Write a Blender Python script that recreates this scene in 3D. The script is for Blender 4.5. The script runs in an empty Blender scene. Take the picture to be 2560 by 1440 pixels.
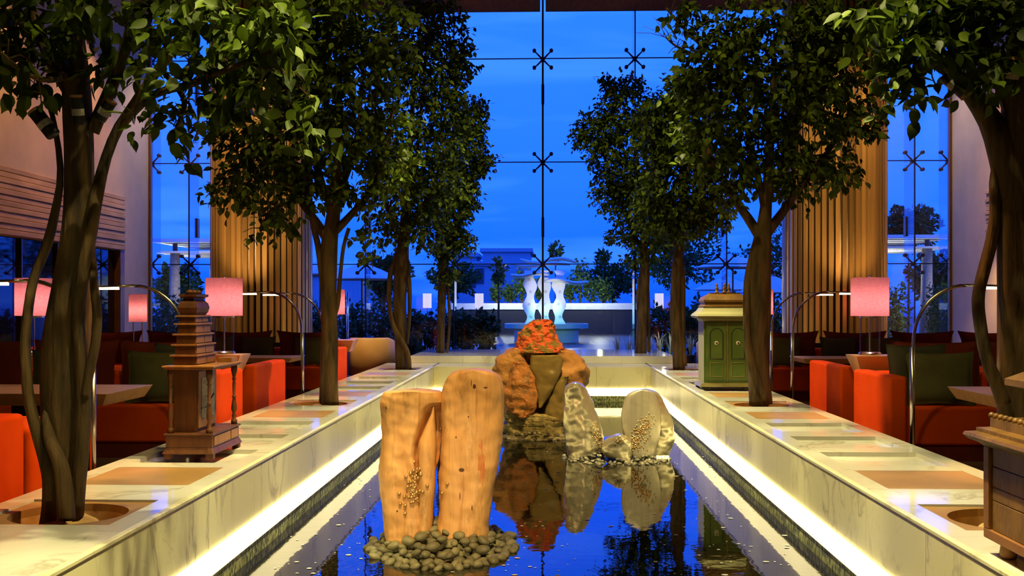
import bpy, bmesh, math, random
import numpy as np
from mathutils import Vector, Matrix, Euler, noise
from mathutils.bvhtree import BVHTree

random.seed(7); rng = np.random.default_rng(11)
SC = bpy.context.scene
COL = SC.collection
PI = math.pi

# ------------------------------------------------------------------ camera
F = 2720.0; CZ = 1.3; TH = math.atan(84.0 / F)
cd = bpy.data.cameras.new('camera'); cam = bpy.data.objects.new('camera', cd); COL.objects.link(cam)
cam.location = (0, 0, CZ); cam.rotation_euler = (PI / 2, 0, TH)
cd.sensor_width = 36; cd.lens = F / 2560 * 36; cd.shift_y = 44 / 2560
cd.clip_start = 0.05; cd.clip_end = 600
SC.camera = cam

def W(px, py, Y):
    """point of the photograph's pixel on the plane y = Y"""
    c, s = math.cos(TH), math.sin(TH)
    u = (px - 1280) / F; v = (764 - py) / F
    dx, dy = -s + u * c, c + u * s
    t = Y / dy
    return Vector((dx * t, Y, CZ + v * t))

# ------------------------------------------------------------------ view, world
SC.view_settings.view_transform = 'Standard'
SC.view_settings.look = 'None'
SC.view_settings.exposure = 0.45
SC.view_settings.gamma = 1.0
SC.view_settings.use_curve_mapping = False
SC.cycles.max_bounces = 7
SC.cycles.transparent_max_bounces = 24
SC.cycles.caustics_reflective = False
SC.cycles.caustics_refractive = False
SC.cycles.sample_clamp_indirect = 3.0
SC.cycles.use_denoising = True

def nd(nt, t, **kw):
    n = nt.nodes.new(t)
    for k, v in kw.items():
        if k in n.inputs: n.inputs[k].default_value = v
        else: setattr(n, k, v)
    return n

def ramp(nt, stops, src=None):
    r = nt.nodes.new('ShaderNodeValToRGB'); e = r.color_ramp.elements
    while len(e) > 1: e.remove(e[-1])
    for i, (p, c) in enumerate(stops):
        el = e[0] if i == 0 else e.new(p)
        el.position = p; el.color = tuple(c) + (1,) if len(c) == 3 else c
    if src: nt.links.new(src, r.inputs[0])
    return r

w = bpy.data.worlds.new('dusk_sky'); SC.world = w; w.use_nodes = True
nt = w.node_tree; nt.nodes.clear(); L = nt.links.new
tc = nd(nt, 'ShaderNodeTexCoord'); sp = nd(nt, 'ShaderNodeSeparateXYZ'); L(tc.outputs['Generated'], sp.inputs[0])
base = ramp(nt, [(0.0, (.005, .085, 1.2)), (.05, (.008, .142, 1.7)), (.11, (.017, .175, 1.9)), (.2, (.021, .192, 1.9)), (.32, (.024, .208, 1.9)), (1, (.02, .17, 1.6))], sp.outputs['Z'])
mp = nd(nt, 'ShaderNodeMapping'); mp.inputs['Scale'].default_value = (2.2, 2.2, 16); L(tc.outputs['Generated'], mp.inputs['Vector'])
nz = nd(nt, 'ShaderNodeTexNoise', Scale=1.7, Detail=5.0, Roughness=.5, Distortion=.6); L(mp.outputs[0], nz.inputs['Vector'])
cl = ramp(nt, [(.48, (0, 0, 0)), (.68, (.55, .55, .55))], nz.outputs['Fac'])
mx = nd(nt, 'ShaderNodeMixRGB'); L(cl.outputs[0], mx.inputs[0]); L(base.outputs[0], mx.inputs[1]); mx.inputs[2].default_value = (.06, .29, 1.9, 1)
bg = nd(nt, 'ShaderNodeBackground', Strength=1.0); L(mx.outputs[0], bg.inputs[0])
wo = nd(nt, 'ShaderNodeOutputWorld'); L(bg.outputs[0], wo.inputs[0])

# ------------------------------------------------------------------ added warm spots without seen fittings, lighting room and fountain
WARM = (1.0, .62, .20); WARM2 = (1.0, .87, .38)
def spot(loc, tgt, power, angle, blend=.5, col=WARM, r=.06):
    l = bpy.data.lights.new('added_spot', 'SPOT'); l.energy = power; l.color = col
    l.spot_size = math.radians(angle); l.spot_blend = blend; l.shadow_soft_size = r
    o = bpy.data.objects.new('added_spot', l); COL.objects.link(o); o.location = loc
    o.rotation_euler = (Vector(tgt) - Vector(loc)).to_track_quat('-Z', 'Y').to_euler(); return o
def point(loc, power, col=WARM, r=.05, name='lamp_bulb'):
    l = bpy.data.lights.new(name, 'POINT'); l.energy = power; l.color = col; l.shadow_soft_size = r
    o = bpy.data.objects.new(name, l); COL.objects.link(o); o.location = loc; return o

# sculptures
spot((-.25, 3.2, 6.6), (-.68, 7.0, .1), 1750, 17, .5, (1, .64, .25))
spot((.5, 9.0, 6.6), (-.02, 13.3, .6), 2700, 18, .5, (1, .62, .18))
spot((.2, 7.5, 6.6), (.85, 11.3, .2), 4600, 16, .5, (1, .80, .40))
spot((-.55, 3.4, .1), (-.72, 7.0, .05), 150, 24, .8, (1, .66, .30))  # added low flood, out of view, brightens the driftwood foot
# added spots brightening both marble rims
for y in np.arange(3.2, 19.5, 1.8):
    for s in (-1, 1): spot((-s * .5, y - 1.6, 7.1), (s * 2.22, y, .3), (950 if s < 0 else 420) if y < 7 else (520 if s < 0 else 330), 22, .8, WARM2)
# added cross spots, making up for strip glow on the inner marble walls
for y in np.arange(3.4, 17.6, 1.6):
    for s in (-1, 1): spot((s * .35, y, 7.1), (-s * 1.85, y, .1), 1700 if s > 0 else 2300, 19, .8, WARM2)
spot((0, 12.5, 7.1), (0, 18.2, .1), 1300, 30, .8, WARM2)
# sofa ends (from above the pool, outward)
for s in (-1, 1):
    for y in (5.7, 6.7, 10.0, 11.7, 15.5):
        spot((-s * 1.2, y, 6.4), (s * 2.9, y - .1, .35), 1700, 10, .6, (1, .50, .14))
for s in (-1, 1): spot((s * .6, 6.6, 7.1), (s * 3.6, 8.0, .7), 240, 9, .6, (1, .55, .2))  # added spots that warm the coffee tables
# columns: grazing from the ceiling and from the foot
for s in (-1, 1):
    spot((s * 4.4, 14.9, 7.0), (s * 4.6, 17.2, 2.2), 2300, 44, .8, (1, .62, .22))
    spot((s * 4.7, 15.95, 1.05), (s * 4.6, 17.3, 3.4), 300, 60, .8, (1, .55, .18))
# added spots washing the side walls
for y in (12.5, 15.5, 18.5):
    spot((-6.4, y, 7.0), (-8.0, y, 3.4), 330, 70, .8, (1, .45, .13))
    spot((6.4, y, 7.0), (8.0, y, 3.4), 330, 70, .8, (1, .45, .13))
for s in (-1, 1): spot((s * 6.5, 20.9, 7.0), (s * 8.0, 21.0, 2.6), 230, 70, .9, (1, .70, .66))  # added pinkish spots lift the walls beside the glass
spot((6.9, 18.3, 2.9), (8.0, 19.0, 1.2), 260, 70, .8, (1, .56, .18))
# tree spots from above
for (x, y) in ((-2.1, 5.2), (2.2, 5.2), (-2.0, 9.9), (2.0, 9.9), (-1.8, 15.9), (1.7, 15.9), (-1.5, 18.8), (1.4, 18.8)):
    spot((x * .45, y - 1.6, 7.0), (x * 1.1, y + 1.0, 2.8), 270, 50, .8, (1, .82, .26))
# the green cabinet and the two wooden ones
spot((-.8, 9.9, 7.1), (2.15, 13.1, .8), 1200, 13, .6, (1, .78, .3))
spot((-.6, 4.2, 6.6), (-2.2, 7.1, .9), 350, 16, .6, (1, .58, .18))
spot((-.9, 2.8, 6.4), (1.8, 4.1, .6), 330, 18, .6, (1, .6, .18))

# ------------------------------------------------------------------ materials
M = {}
def pmat(name, c1, c2=None, scale=6.0, rough=.5, metal=0.0, bump=0.0, bscale=None, stretch=(1, 1, 1), detail=4, em=None, ems=0.0, spec=.5, lo=.35, hi=.65, dist=0.0, sheen=0.0, rnd=0.0):
    m = bpy.data.materials.new(name); m.use_nodes = True; nt = m.node_tree; L = nt.links.new
    b = nt.nodes['Principled BSDF']
    b.inputs['Roughness'].default_value = rough; b.inputs['Metallic'].default_value = metal
    b.inputs['Specular IOR Level'].default_value = spec
    if sheen: b.inputs['Sheen Weight'].default_value = sheen
    b.inputs['Base Color'].default_value = tuple(c1) + (1,)
    if c2 is not None or bump:
        tc = nd(nt, 'ShaderNodeTexCoord'); mp = nd(nt, 'ShaderNodeMapping'); mp.inputs['Scale'].default_value = stretch
        L(tc.outputs['Object'], mp.inputs['Vector'])
        n = nd(nt, 'ShaderNodeTexNoise', Scale=scale, Detail=float(detail), Distortion=dist); L(mp.outputs[0], n.inputs['Vector'])
        if c2 is not None:
            r = ramp(nt, [(lo, c1), (hi, c2)], n.outputs['Fac'])
            out = r.outputs[0]
            if rnd:
                oi = nd(nt, 'ShaderNodeObjectInfo'); hs = nd(nt, 'ShaderNodeHueSaturation')
                mr = nd(nt, 'ShaderNodeMapRange'); mr.inputs['To Min'].default_value = 1 - rnd; mr.inputs['To Max'].default_value = 1 + rnd
                L(oi.outputs['Random'], mr.inputs[0]); L(mr.outputs[0], hs.inputs['Value']); L(out, hs.inputs['Color']); out = hs.outputs[0]
            L(out, b.inputs['Base Color'])
        if bump:
            n2 = n
            if bscale:
                n2 = nd(nt, 'ShaderNodeTexNoise', Scale=bscale, Detail=4.0); L(mp.outputs[0], n2.inputs['Vector'])
            bp = nd(nt, 'ShaderNodeBump', Strength=bump, Distance=.02); L(n2.outputs['Fac'], bp.inputs['Height']); L(bp.outputs[0], b.inputs['Normal'])
    if em is not None:
        b.inputs['Emission Color'].default_value = tuple(em) + (1,); b.inputs['Emission Strength'].default_value = ems
    M[name] = m; return m

def marble(name, base, vein, rough=.08, vs=1.0, sp=.5):
    m = bpy.data.materials.new(name); m.use_nodes = True; nt = m.node_tree; L = nt.links.new
    b = nt.nodes['Principled BSDF']; b.inputs['Roughness'].default_value = rough; b.inputs['Specular IOR Level'].default_value = sp
    tc = nd(nt, 'ShaderNodeTexCoord'); oi = nd(nt, 'ShaderNodeObjectInfo')
    ml = nd(nt, 'ShaderNodeMath', operation='MULTIPLY'); L(oi.outputs['Random'], ml.inputs[0]); ml.inputs[1].default_value = 30
    cb = nd(nt, 'ShaderNodeCombineXYZ'); L(ml.outputs[0], cb.inputs[0]); L(ml.outputs[0], cb.inputs[1])
    ad = nd(nt, 'ShaderNodeVectorMath', operation='ADD'); L(tc.outputs['Object'], ad.inputs[0]); L(cb.outputs[0], ad.inputs[1])
    mp = nd(nt, 'ShaderNodeMapping'); mp.inputs['Scale'].default_value = (1.2, 1.5, .75); mp.inputs['Rotation'].default_value = (.5, .2, .3); L(ad.outputs[0], mp.inputs['Vector'])
    n1 = nd(nt, 'ShaderNodeTexNoise', Scale=1.0 * vs, Detail=6.0, Roughness=.5, Distortion=.9); L(mp.outputs[0], n1.inputs['Vector'])
    r1 = ramp(nt, [(.465, (0, 0, 0)), (.492, (.8, .8, .8)), (.503, (.35, .35, .35)), (.53, (0, 0, 0))], n1.outputs['Fac'])
    n2 = nd(nt, 'ShaderNodeTexNoise', Scale=2.1 * vs, Detail=5.0, Distortion=1.5); L(mp.outputs[0], n2.inputs['Vector'])
    r2 = ramp(nt, [(.488, (0, 0, 0)), (.5, (.32, .32, .32)), (.512, (0, 0, 0))], n2.outputs['Fac'])
    n3 = nd(nt, 'ShaderNodeTexNoise', Scale=.9, Detail=2.0); L(mp.outputs[0], n3.inputs['Vector'])
    r3 = ramp(nt, [(.42, (.06, .06, .06)), (.62, (1, 1, 1))], n3.outputs['Fac'])
    mxx = nd(nt, 'ShaderNodeMath', operation='MAXIMUM'); L(r1.outputs[0], mxx.inputs[0]); L(r2.outputs[0], mxx.inputs[1])
    mm = nd(nt, 'ShaderNodeMath', operation='MULTIPLY'); L(mxx.outputs[0], mm.inputs[0]); L(r3.outputs[0], mm.inputs[1])
    mix = nd(nt, 'ShaderNodeMixRGB'); L(mm.outputs[0], mix.inputs[0]); mix.inputs[1].default_value = tuple(base) + (1,); mix.inputs[2].default_value = tuple(vein) + (1,)
    L(mix.outputs[0], b.inputs['Base Color']); M[name] = m; return m

def thin_glass(name, tint, refl=.9, ior=1.5):
    m = bpy.data.materials.new(name); m.use_nodes = True; nt = m.node_tree; nt.nodes.clear(); L = nt.links.new
    lw = nd(nt, 'ShaderNodeLayerWeight'); pw_ = nd(nt, 'ShaderNodeMath', operation='POWER'); L(lw.outputs['Facing'], pw_.inputs[0]); pw_.inputs[1].default_value = 5
    fr = nd(nt, 'ShaderNodeMath', operation='MULTIPLY_ADD'); L(pw_.outputs[0], fr.inputs[0]); fr.inputs[1].default_value = .9; fr.inputs[2].default_value = .035
    t = nd(nt, 'ShaderNodeBsdfTransparent'); t.inputs[0].default_value = tuple(tint) + (1,)
    g = nd(nt, 'ShaderNodeBsdfGlossy', Roughness=.0); g.inputs[0].default_value = (refl, refl, refl, 1)
    mx = nd(nt, 'ShaderNodeMixShader'); L(fr.outputs[0], mx.inputs[0]); L(t.outputs[0], mx.inputs[1]); L(g.outputs[0], mx.inputs[2])
    o = nd(nt, 'ShaderNodeOutputMaterial'); L(mx.outputs[0], o.inputs[0]); M[name] = m; return m

marble('marble', (.74, .71, .65), (.36, .31, .21), .09); marble('marble_wall', (.82, .76, .50), (.36, .31, .20), .3, 1.3, .25)
thin_glass('glass', (.96, .98, 1.0)); thin_glass('glass_fin', (.72, .86, 1.0)); thin_glass('glass_lamp', (.93, .93, .93))
pmat('dark_glass', (.012, .008, .006), rough=.03, spec=.9)
pmat('led', (1, .9, .6), rough=.5, em=(1, .84, .42), ems=1.7)
pmat('mosaic', (.10, .12, .045), (.45, .46, .24), 38, .5, 0, .5, stretch=(1, 1, .5), spec=.3, lo=.42, hi=.58)
pmat('copper', (.31, .165, .055), (.38, .21, .077), 3, .5, 0, 0, spec=.25)
pmat('sand', (.62, .38, .16), (.48, .28, .11), 12, .9, 0, .3)
pmat('bark', (.030, .017, .005), (.125, .072, .022), 14, .85, 0, 1.0, 30, (1, 1, .18), 6)
pmat('bark_light', (.30, .19, .10), (.40, .28, .16), 9, .85, 0, .3)
pmat('plaster', (.60, .50, .26), (.66, .55, .29), 3, .8, 0, .05)
pmat('ledger', (.50, .35, .14), (.64, .46, .20), 7, .85, 0, .4, stretch=(1, .25, 1), rnd=.12)
pmat('ceiling_wood', (.13, .045, .028), (.18, .065, .04), 3, .8, stretch=(8, 1, 1), spec=.05)
pmat('floor_carpet', (.06, .022, .012), (.10, .035, .018), 20, .9)
pmat('dark_frame', (.02, .015, .012), rough=.4); pmat('frame_brown', (.16, .08, .03), (.22, .11, .04), 4, .45)
pmat('joint', (.004, .005, .02), rough=.4); pmat('steel_dark', (.05, .05, .06), rough=.35, metal=.8)
pmat('bronze', (.40, .25, .095), (.60, .39, .16), 1.3, .3, .75, stretch=(5, 5, .35), rnd=.45); pmat('core', (.05, .028, .012), rough=.5)
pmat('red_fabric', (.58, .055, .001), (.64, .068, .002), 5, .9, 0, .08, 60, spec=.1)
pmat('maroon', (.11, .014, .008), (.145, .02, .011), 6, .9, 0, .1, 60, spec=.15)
pmat('olive', (.08, .072, .028), (.105, .094, .038), 6, .9, 0, .15, 70, spec=.2)
pmat('dark_cushion', (.035, .035, .022), (.05, .046, .028), 6, .9, sheen=.1)
pmat('tan', (.42, .24, .09), (.50, .30, .12), 3, .45)
pmat('table_wood', (.60, .31, .12), (.72, .40, .165), 3, .4, stretch=(1, 6, 6))
def shade_mat():
    m = bpy.data.materials.new('shade'); m.use_nodes = True; nt = m.node_tree; nt.nodes.clear(); L = nt.links.new
    tc = nd(nt, 'ShaderNodeTexCoord'); mp = nd(nt, 'ShaderNodeMapping'); mp.inputs['Scale'].default_value = (1, 1, 9); L(tc.outputs['Object'], mp.inputs['Vector'])
    n = nd(nt, 'ShaderNodeTexNoise', Scale=30.0, Detail=4.0); L(mp.outputs[0], n.inputs['Vector']); r = ramp(nt, [(.35, (.46, .135, .14)), (.65, (.56, .195, .195))], n.outputs['Fac'])
    d = nd(nt, 'ShaderNodeBsdfDiffuse'); t = nd(nt, 'ShaderNodeBsdfTranslucent'); L(r.outputs[0], d.inputs[0]); L(r.outputs[0], t.inputs[0])
    mx = nd(nt, 'ShaderNodeMixShader'); mx.inputs[0].default_value = .55; L(d.outputs[0], mx.inputs[1]); L(t.outputs[0], mx.inputs[2]); o = nd(nt, 'ShaderNodeOutputMaterial'); L(mx.outputs[0], o.inputs[0]); M['shade'] = m
shade_mat()
pmat('shade_glow', (1, .9, .8), em=(1, .85, .7), ems=4.0)
pmat('chrome', (.88, .85, .8), rough=.22, metal=1.0)
pmat('brass', (.72, .47, .20), rough=.3, metal=.8)
pmat('led_bar', (1, .9, .7), em=(1, .80, .5), ems=4.5)
pmat('pebble', (.115, .118, .068), (.22, .222, .13), 30, .55, rnd=.35); pmat('pebble_dark', (.055, .05, .032), (.15, .135, .085), 30, .35, rnd=.5)
def island_mat():
    m = bpy.data.materials.new('pebble_isle'); m.use_nodes = True; nt = m.node_tree; b = nt.nodes['Principled BSDF']; b.inputs['Roughness'].default_value = .35
    g = nd(nt, 'ShaderNodeNewGeometry'); r = ramp(nt, [(0, (.04, .036, .022)), (.6, (.12, .11, .065)), (1, (.26, .24, .16))], g.outputs['Random Per Island']); nt.links.new(r.outputs[0], b.inputs['Base Color']); M['pebble_isle'] = m
island_mat()
pmat('silver', (.62, .55, .34), (.76, .69, .46), 3, .28, .84, .02, 9, stretch=(1, 1, .5))
pmat('silver_face', (.52, .46, .30), (.60, .54, .37), 14, .36, .72, .1, stretch=(3, 3, .15))
pmat('stone_orange', (.40, .17, .045), (.15, .09, .03), 9, .6, 0, .8, 26, detail=8, lo=.48, hi=.66)
pmat('stone_olive', (.15, .115, .035), (.20, .155, .05), 5, .4, 0, .1, 20)
pmat('stone_dark', (.12, .10, .035), (.34, .29, .13), 16, .5, 0, .9, 30, detail=8)
pmat('stone_tan', (.42, .23, .075), (.30, .15, .05), 8, .6, 0, .8, 26, detail=8)
pmat('coral', (.72, .12, .04), (.22, .17, .04), 11, .6, 0, 1.0, 60, detail=7, lo=.46, hi=.56)
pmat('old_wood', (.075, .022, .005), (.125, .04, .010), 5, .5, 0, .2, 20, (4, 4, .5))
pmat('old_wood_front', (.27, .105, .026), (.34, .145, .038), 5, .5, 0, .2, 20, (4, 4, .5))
pmat('worn_wood', (.125, .056, .008), (.20, .098, .016), 4, .5, 0, .3, 18, (2, 2, 1), 6)
pmat('worn_frame', (.20, .078, .016), (.26, .11, .026), 6, .5, 0, .2, 18)
pmat('green_paint', (.05, .10, .010), (.085, .135, .02), 4, .45, 0, .1, 14)
pmat('green_pale', (.30, .29, .15), (.36, .34, .19), 4, .5); pmat('olive_paint', (.15, .125, .03), (.22, .18, .05), 5, .45)
pmat('panel_green', (.11, .11, .04), (.30, .27, .15), 9, .25, dist=1.0, detail=6)
pmat('bone', (.85, .8, .65), rough=.4); pmat('black', (.012, .010, .009), rough=.5)
pmat('label_white', (.75, .7, .62), rough=.7); pmat('bronze_cap', (.55, .28, .10), rough=.4)
pmat('white_stone', (.78, .78, .74), (.70, .70, .66), 5, .7); pmat('motif_grey', (.42, .43, .42), rough=.7)
pmat('building', (.42, .45, .55), rough=.9); pmat('building_dark', (.06, .07, .12), rough=.9)
pmat('bowl_glow_tint', (.22, .45, .36), rough=.4); pmat('canopy', (.62, .66, .70), rough=.8); pmat('aqua', (.25, .55, .48), rough=.1)  # bowl colour carries the aqua glow of the lit basin
pmat('terrace', (.012, .013, .015), (.022, .023, .025), 3, .4, spec=.3); pmat('slate', (.012, .013, .02), rough=.6)
pmat('palm_bark', (.30, .25, .19), (.20, .15, .11), 14, .8, 0, .6, stretch=(1, 1, 2)); pmat('grass', (.10, .22, .03), (.16, .32, .05), 20, .8)

def leafmat(name, ca, cb, rough=.5):
    m = bpy.data.materials.new(name); m.use_nodes = True; nt = m.node_tree; L = nt.links.new; b = nt.nodes['Principled BSDF']
    b.inputs['Roughness'].default_value = rough; b.inputs['Specular IOR Level'].default_value = .22
    g = nd(nt, 'ShaderNodeNewGeometry'); oi = nd(nt, 'ShaderNodeObjectInfo'); a = nd(nt, 'ShaderNodeMath', operation='ADD')
    L(g.outputs['Random Per Island'], a.inputs[0]); L(oi.outputs['Random'], a.inputs[1]); fr = nd(nt, 'ShaderNodeMath', operation='FRACT'); L(a.outputs[0], fr.inputs[0])
    r = ramp(nt, [(0, ca), (.75, cb), (1, tuple(min(1, x * 1.7) for x in cb))], fr.outputs[0]); L(r.outputs[0], b.inputs['Base Color'])
    t = nd(nt, 'ShaderNodeBsdfTranslucent'); L(r.outputs[0], t.inputs[0]); mx = nd(nt, 'ShaderNodeMixShader'); mx.inputs[0].default_value = .25
    L(b.outputs[0], mx.inputs[1]); L(t.outputs[0], mx.inputs[2]); L(mx.outputs[0], nt.nodes['Material Output'].inputs[0]); M[name] = m
leafmat('leaf', (.026, .046, .004), (.095, .145, .008)); leafmat('leaf_dark', (.02, .04, .01), (.05, .10, .02)); leafmat('leaf_pale', (.30, .30, .16), (.5, .5, .3), .6)

def wood_sculpt_mat():
    m = bpy.data.materials.new('driftwood'); m.use_nodes = True; nt = m.node_tree; L = nt.links.new; b = nt.nodes['Principled BSDF']
    b.inputs['Roughness'].default_value = .45
    tc = nd(nt, 'ShaderNodeTexCoord'); mp = nd(nt, 'ShaderNodeMapping'); mp.inputs['Scale'].default_value = (5, 5, .55); L(tc.outputs['Object'], mp.inputs['Vector'])
    n = nd(nt, 'ShaderNodeTexNoise', Scale=3.0, Detail=8.0, Roughness=.62, Distortion=.7); L(mp.outputs[0], n.inputs['Vector'])
    r = ramp(nt, [(.28, (.46, .21, .06)), (.42, (.70, .39, .14)), (.6, (.80, .49, .20)), (.74, (.66, .35, .12))], n.outputs['Fac'])
    mp2 = nd(nt, 'ShaderNodeMapping'); mp2.inputs['Scale'].default_value = (2.6, 2.6, .8); mp2.inputs['Location'].default_value = (3, 1, 2); L(tc.outputs['Object'], mp2.inputs['Vector'])
    n2 = nd(nt, 'ShaderNodeTexNoise', Scale=2.2, Detail=8.0, Roughness=.75); L(mp2.outputs[0], n2.inputs['Vector'])
    r2 = ramp(nt, [(.55, (0, 0, 0)), (.70, (.8, .8, .8))], n2.outputs['Fac'])
    mx = nd(nt, 'ShaderNodeMixRGB'); L(r2.outputs[0], mx.inputs[0]); L(r.outputs[0], mx.inputs[1]); mx.inputs[2].default_value = (.30, .17, .06, 1)
    L(mx.outputs[0], b.inputs['Base Color'])
    bp = nd(nt, 'ShaderNodeBump', Strength=.35, Distance=.015); L(n.outputs['Fac'], bp.inputs['Height']); L(bp.outputs[0], b.inputs['Normal']); M['driftwood'] = m
wood_sculpt_mat()
pmat('stain_red', (.58, .18, .05), (.70, .36, .13), 14, .5); pmat('knot', (.10, .045, .015), rough=.6)

def water_mat():
    m = bpy.data.materials.new('pool_water'); m.use_nodes = True; nt = m.node_tree; L = nt.links.new; b = nt.nodes['Principled BSDF']
    b.inputs['Roughness'].default_value = .02; b.inputs['IOR'].default_value = 1.42
    tc = nd(nt, 'ShaderNodeTexCoord'); vo = nd(nt, 'ShaderNodeTexVoronoi', Scale=38.0); L(tc.outputs['Object'], vo.inputs['Vector'])
    r = ramp(nt, [(0, (.030, .026, .012)), (.6, (.004, .004, .003))], vo.outputs['Distance']); L(r.outputs[0], b.inputs['Base Color'])
    n = nd(nt, 'ShaderNodeTexNoise', Scale=5.0, Detail=3.0); L(tc.outputs['Object'], n.inputs['Vector'])
    bp = nd(nt, 'ShaderNodeBump', Strength=.05, Distance=.02); L(n.outputs['Fac'], bp.inputs['Height']); L(bp.outputs[0], b.inputs['Normal']); M['pool_water'] = m
water_mat()

# ------------------------------------------------------------------ building helpers
WL = {}
def tag(o, label=None, cat=None, group=None, kind=None):
    if label: o['label'] = label
    if cat: o['category'] = cat
    if group: o['group'] = group
    if kind: o['kind'] = kind
    return o
def thing(name, label, cat, loc=(0, 0, 0), group=None, kind=None):
    o = bpy.data.objects.new(name, None); COL.objects.link(o); o.location = loc; o.empty_display_size = .1
    WL[o.name] = Vector(loc); return tag(o, label, cat, group, kind)
def link(name, me, mat, parent=None, loc=None, rot=None, scale=None):
    o = bpy.data.objects.new(name, me); COL.objects.link(o)
    base = Vector((0, 0, 0))
    if parent is not None:
        o.parent = parent; base = WL[parent.name]
    if loc is not None: o.location = Vector(loc) - base
    if rot is not None: o.rotation_euler = rot
    if scale is not None: o.scale = scale
    WL[o.name] = base if loc is None else Vector(loc)
    if mat and not me.materials: me.materials.append(M[mat])
    return o

OPEN = ("lamp_shade", "glass_cylinder", "planter_well", "collar")
class MB:
    def __init__(s): s.v = []; s.f = []
    def add(s, vs, fs):
        k = len(s.v); s.v += [tuple(p) for p in vs]; s.f += [tuple(i + k for i in f) for f in fs]; return s
    def box(s, x0, x1, y0, y1, z0, z1):
        x0, x1 = min(x0, x1), max(x0, x1); y0, y1 = min(y0, y1), max(y0, y1)
        return s.add([(x0, y0, z0), (x1, y0, z0), (x1, y1, z0), (x0, y1, z0), (x0, y0, z1), (x1, y0, z1), (x1, y1, z1), (x0, y1, z1)],
                     [(0, 3, 2, 1), (4, 5, 6, 7), (0, 1, 5, 4), (1, 2, 6, 5), (2, 3, 7, 6), (3, 0, 4, 7)])
    def frust(s, x0, x1, y0, y1, z0, X0, X1, Y0, Y1, z1):
        return s.add([(x0, y0, z0), (x1, y0, z0), (x1, y1, z0), (x0, y1, z0), (X0, Y0, z1), (X1, Y0, z1), (X1, Y1, z1), (X0, Y1, z1)],
                     [(0, 3, 2, 1), (4, 5, 6, 7), (0, 1, 5, 4), (1, 2, 6, 5), (2, 3, 7, 6), (3, 0, 4, 7)])
    def tube(s, pts, rads, n=10, wob=0.0, seed=0):
        pts = [Vector(p) for p in pts]
        if not hasattr(rads, '__len__'): rads = [rads] * len(pts)
        vs = []; fs = []; up = Vector((.31, .87, .2))
        for i, p in enumerate(pts):
            d = (pts[min(i + 1, len(pts) - 1)] - pts[max(i - 1, 0)]).normalized()
            a = d.cross(up).normalized(); b = d.cross(a).normalized()
            for k in range(n):
                t = 2 * PI * k / n; q = a * math.cos(t) + b * math.sin(t)
                r = rads[i]
                if wob: r *= 1 + wob * noise.noise(Vector((q.x * 1.6 + seed, q.y * 1.6, p.z * 1.2 + q.z + seed)))
                vs.append(p + q * r)
        for i in range(len(pts) - 1):
            for k in range(n):
                a_, b_ = i * n + k, i * n + (k + 1) % n; fs.append((a_, b_, b_ + n, a_ + n))
        fs.append(tuple(range(n))[::-1]); fs.append(tuple((len(pts) - 1) * n + k for k in range(n)))
        return s.add(vs, fs)
    def lathe(s, prof, n, c):
        vs = []; fs = []
        for r, z in prof:
            for k in range(n):
                t = 2 * PI * k / n; vs.append((c[0] + r * math.cos(t), c[1] + r * math.sin(t), c[2] + z))
        for i in range(len(prof) - 1):
            for k in range(n):
                a, b = i * n + k, i * n + (k + 1) % n; fs.append((a, b, b + n, a + n))
        if prof[0][0] > 1e-5: fs.append(tuple(range(n))[::-1])
        if prof[-1][0] > 1e-5: fs.append(tuple((len(prof) - 1) * n + k for k in range(n)))
        return s.add(vs, fs)
    def prism(s, poly, axis, a, b):
        """poly: 2D points in the plane across AXIS, extruded from a to b"""
        def P(p, t): return {'x': (t, p[0], p[1]), 'y': (p[0], t, p[1]), 'z': (p[0], p[1], t)}[axis]
        n = len(poly); vs = [P(p, a) for p in poly] + [P(p, b) for p in poly]
        fs = [tuple(range(n)), tuple(range(2 * n - 1, n - 1, -1))] + [(i, i + n, (i + 1) % n + n, (i + 1) % n) for i in range(n)]
        return s.add(vs, fs)
    def ell(s, c, r, nu=12, nv=8):
        prof = [(math.sin(PI * j / nv), -math.cos(PI * j / nv)) for j in range(nv + 1)]
        vs = []; fs = []
        for (q, z) in prof:
            for k in range(nu):
                t = 2 * PI * k / nu; vs.append((c[0] + r[0] * q * math.cos(t), c[1] + r[1] * q * math.sin(t), c[2] + r[2] * z))
        for i in range(nv):
            for k in range(nu):
                a, b = i * nu + k, i * nu + (k + 1) % nu; fs.append((a, b, b + nu, a + nu))
        return s.add(vs, fs)
    def mesh(s, name, base=Vector((0, 0, 0)), smooth=False, auto=None):
        me = bpy.data.meshes.new(name); me.from_pydata([tuple(Vector(p) - base) for p in s.v], [], s.f)
        bm = bmesh.new(); bm.from_mesh(me); bmesh.ops.recalc_face_normals(bm, faces=bm.faces); bm.to_mesh(me); bm.free()
        if smooth: me.polygons.foreach_set('use_smooth', [True] * len(me.polygons))
        return me
    def build(s, name, mat, parent=None, smooth=False, bevel=0.0, seg=2):
        base = WL[parent.name] if parent is not None else Vector((0, 0, 0))
        if name in OPEN: s.f = [f for f in s.f if len(f) < 5]
        o = bpy.data.objects.new(name, s.mesh(name, base, smooth)); COL.objects.link(o); o.data.materials.append(M[mat])
        if parent is not None: o.parent = parent
        WL[o.name] = base
        if bevel:
            b = o.modifiers.new('bevel', 'BEVEL'); b.width = bevel; b.segments = seg; b.limit_method = 'ANGLE'; b.angle_limit = .6; b.harden_normals = True; o.data.polygons.foreach_set('use_smooth', [True] * len(o.data.polygons))
        return o

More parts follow.
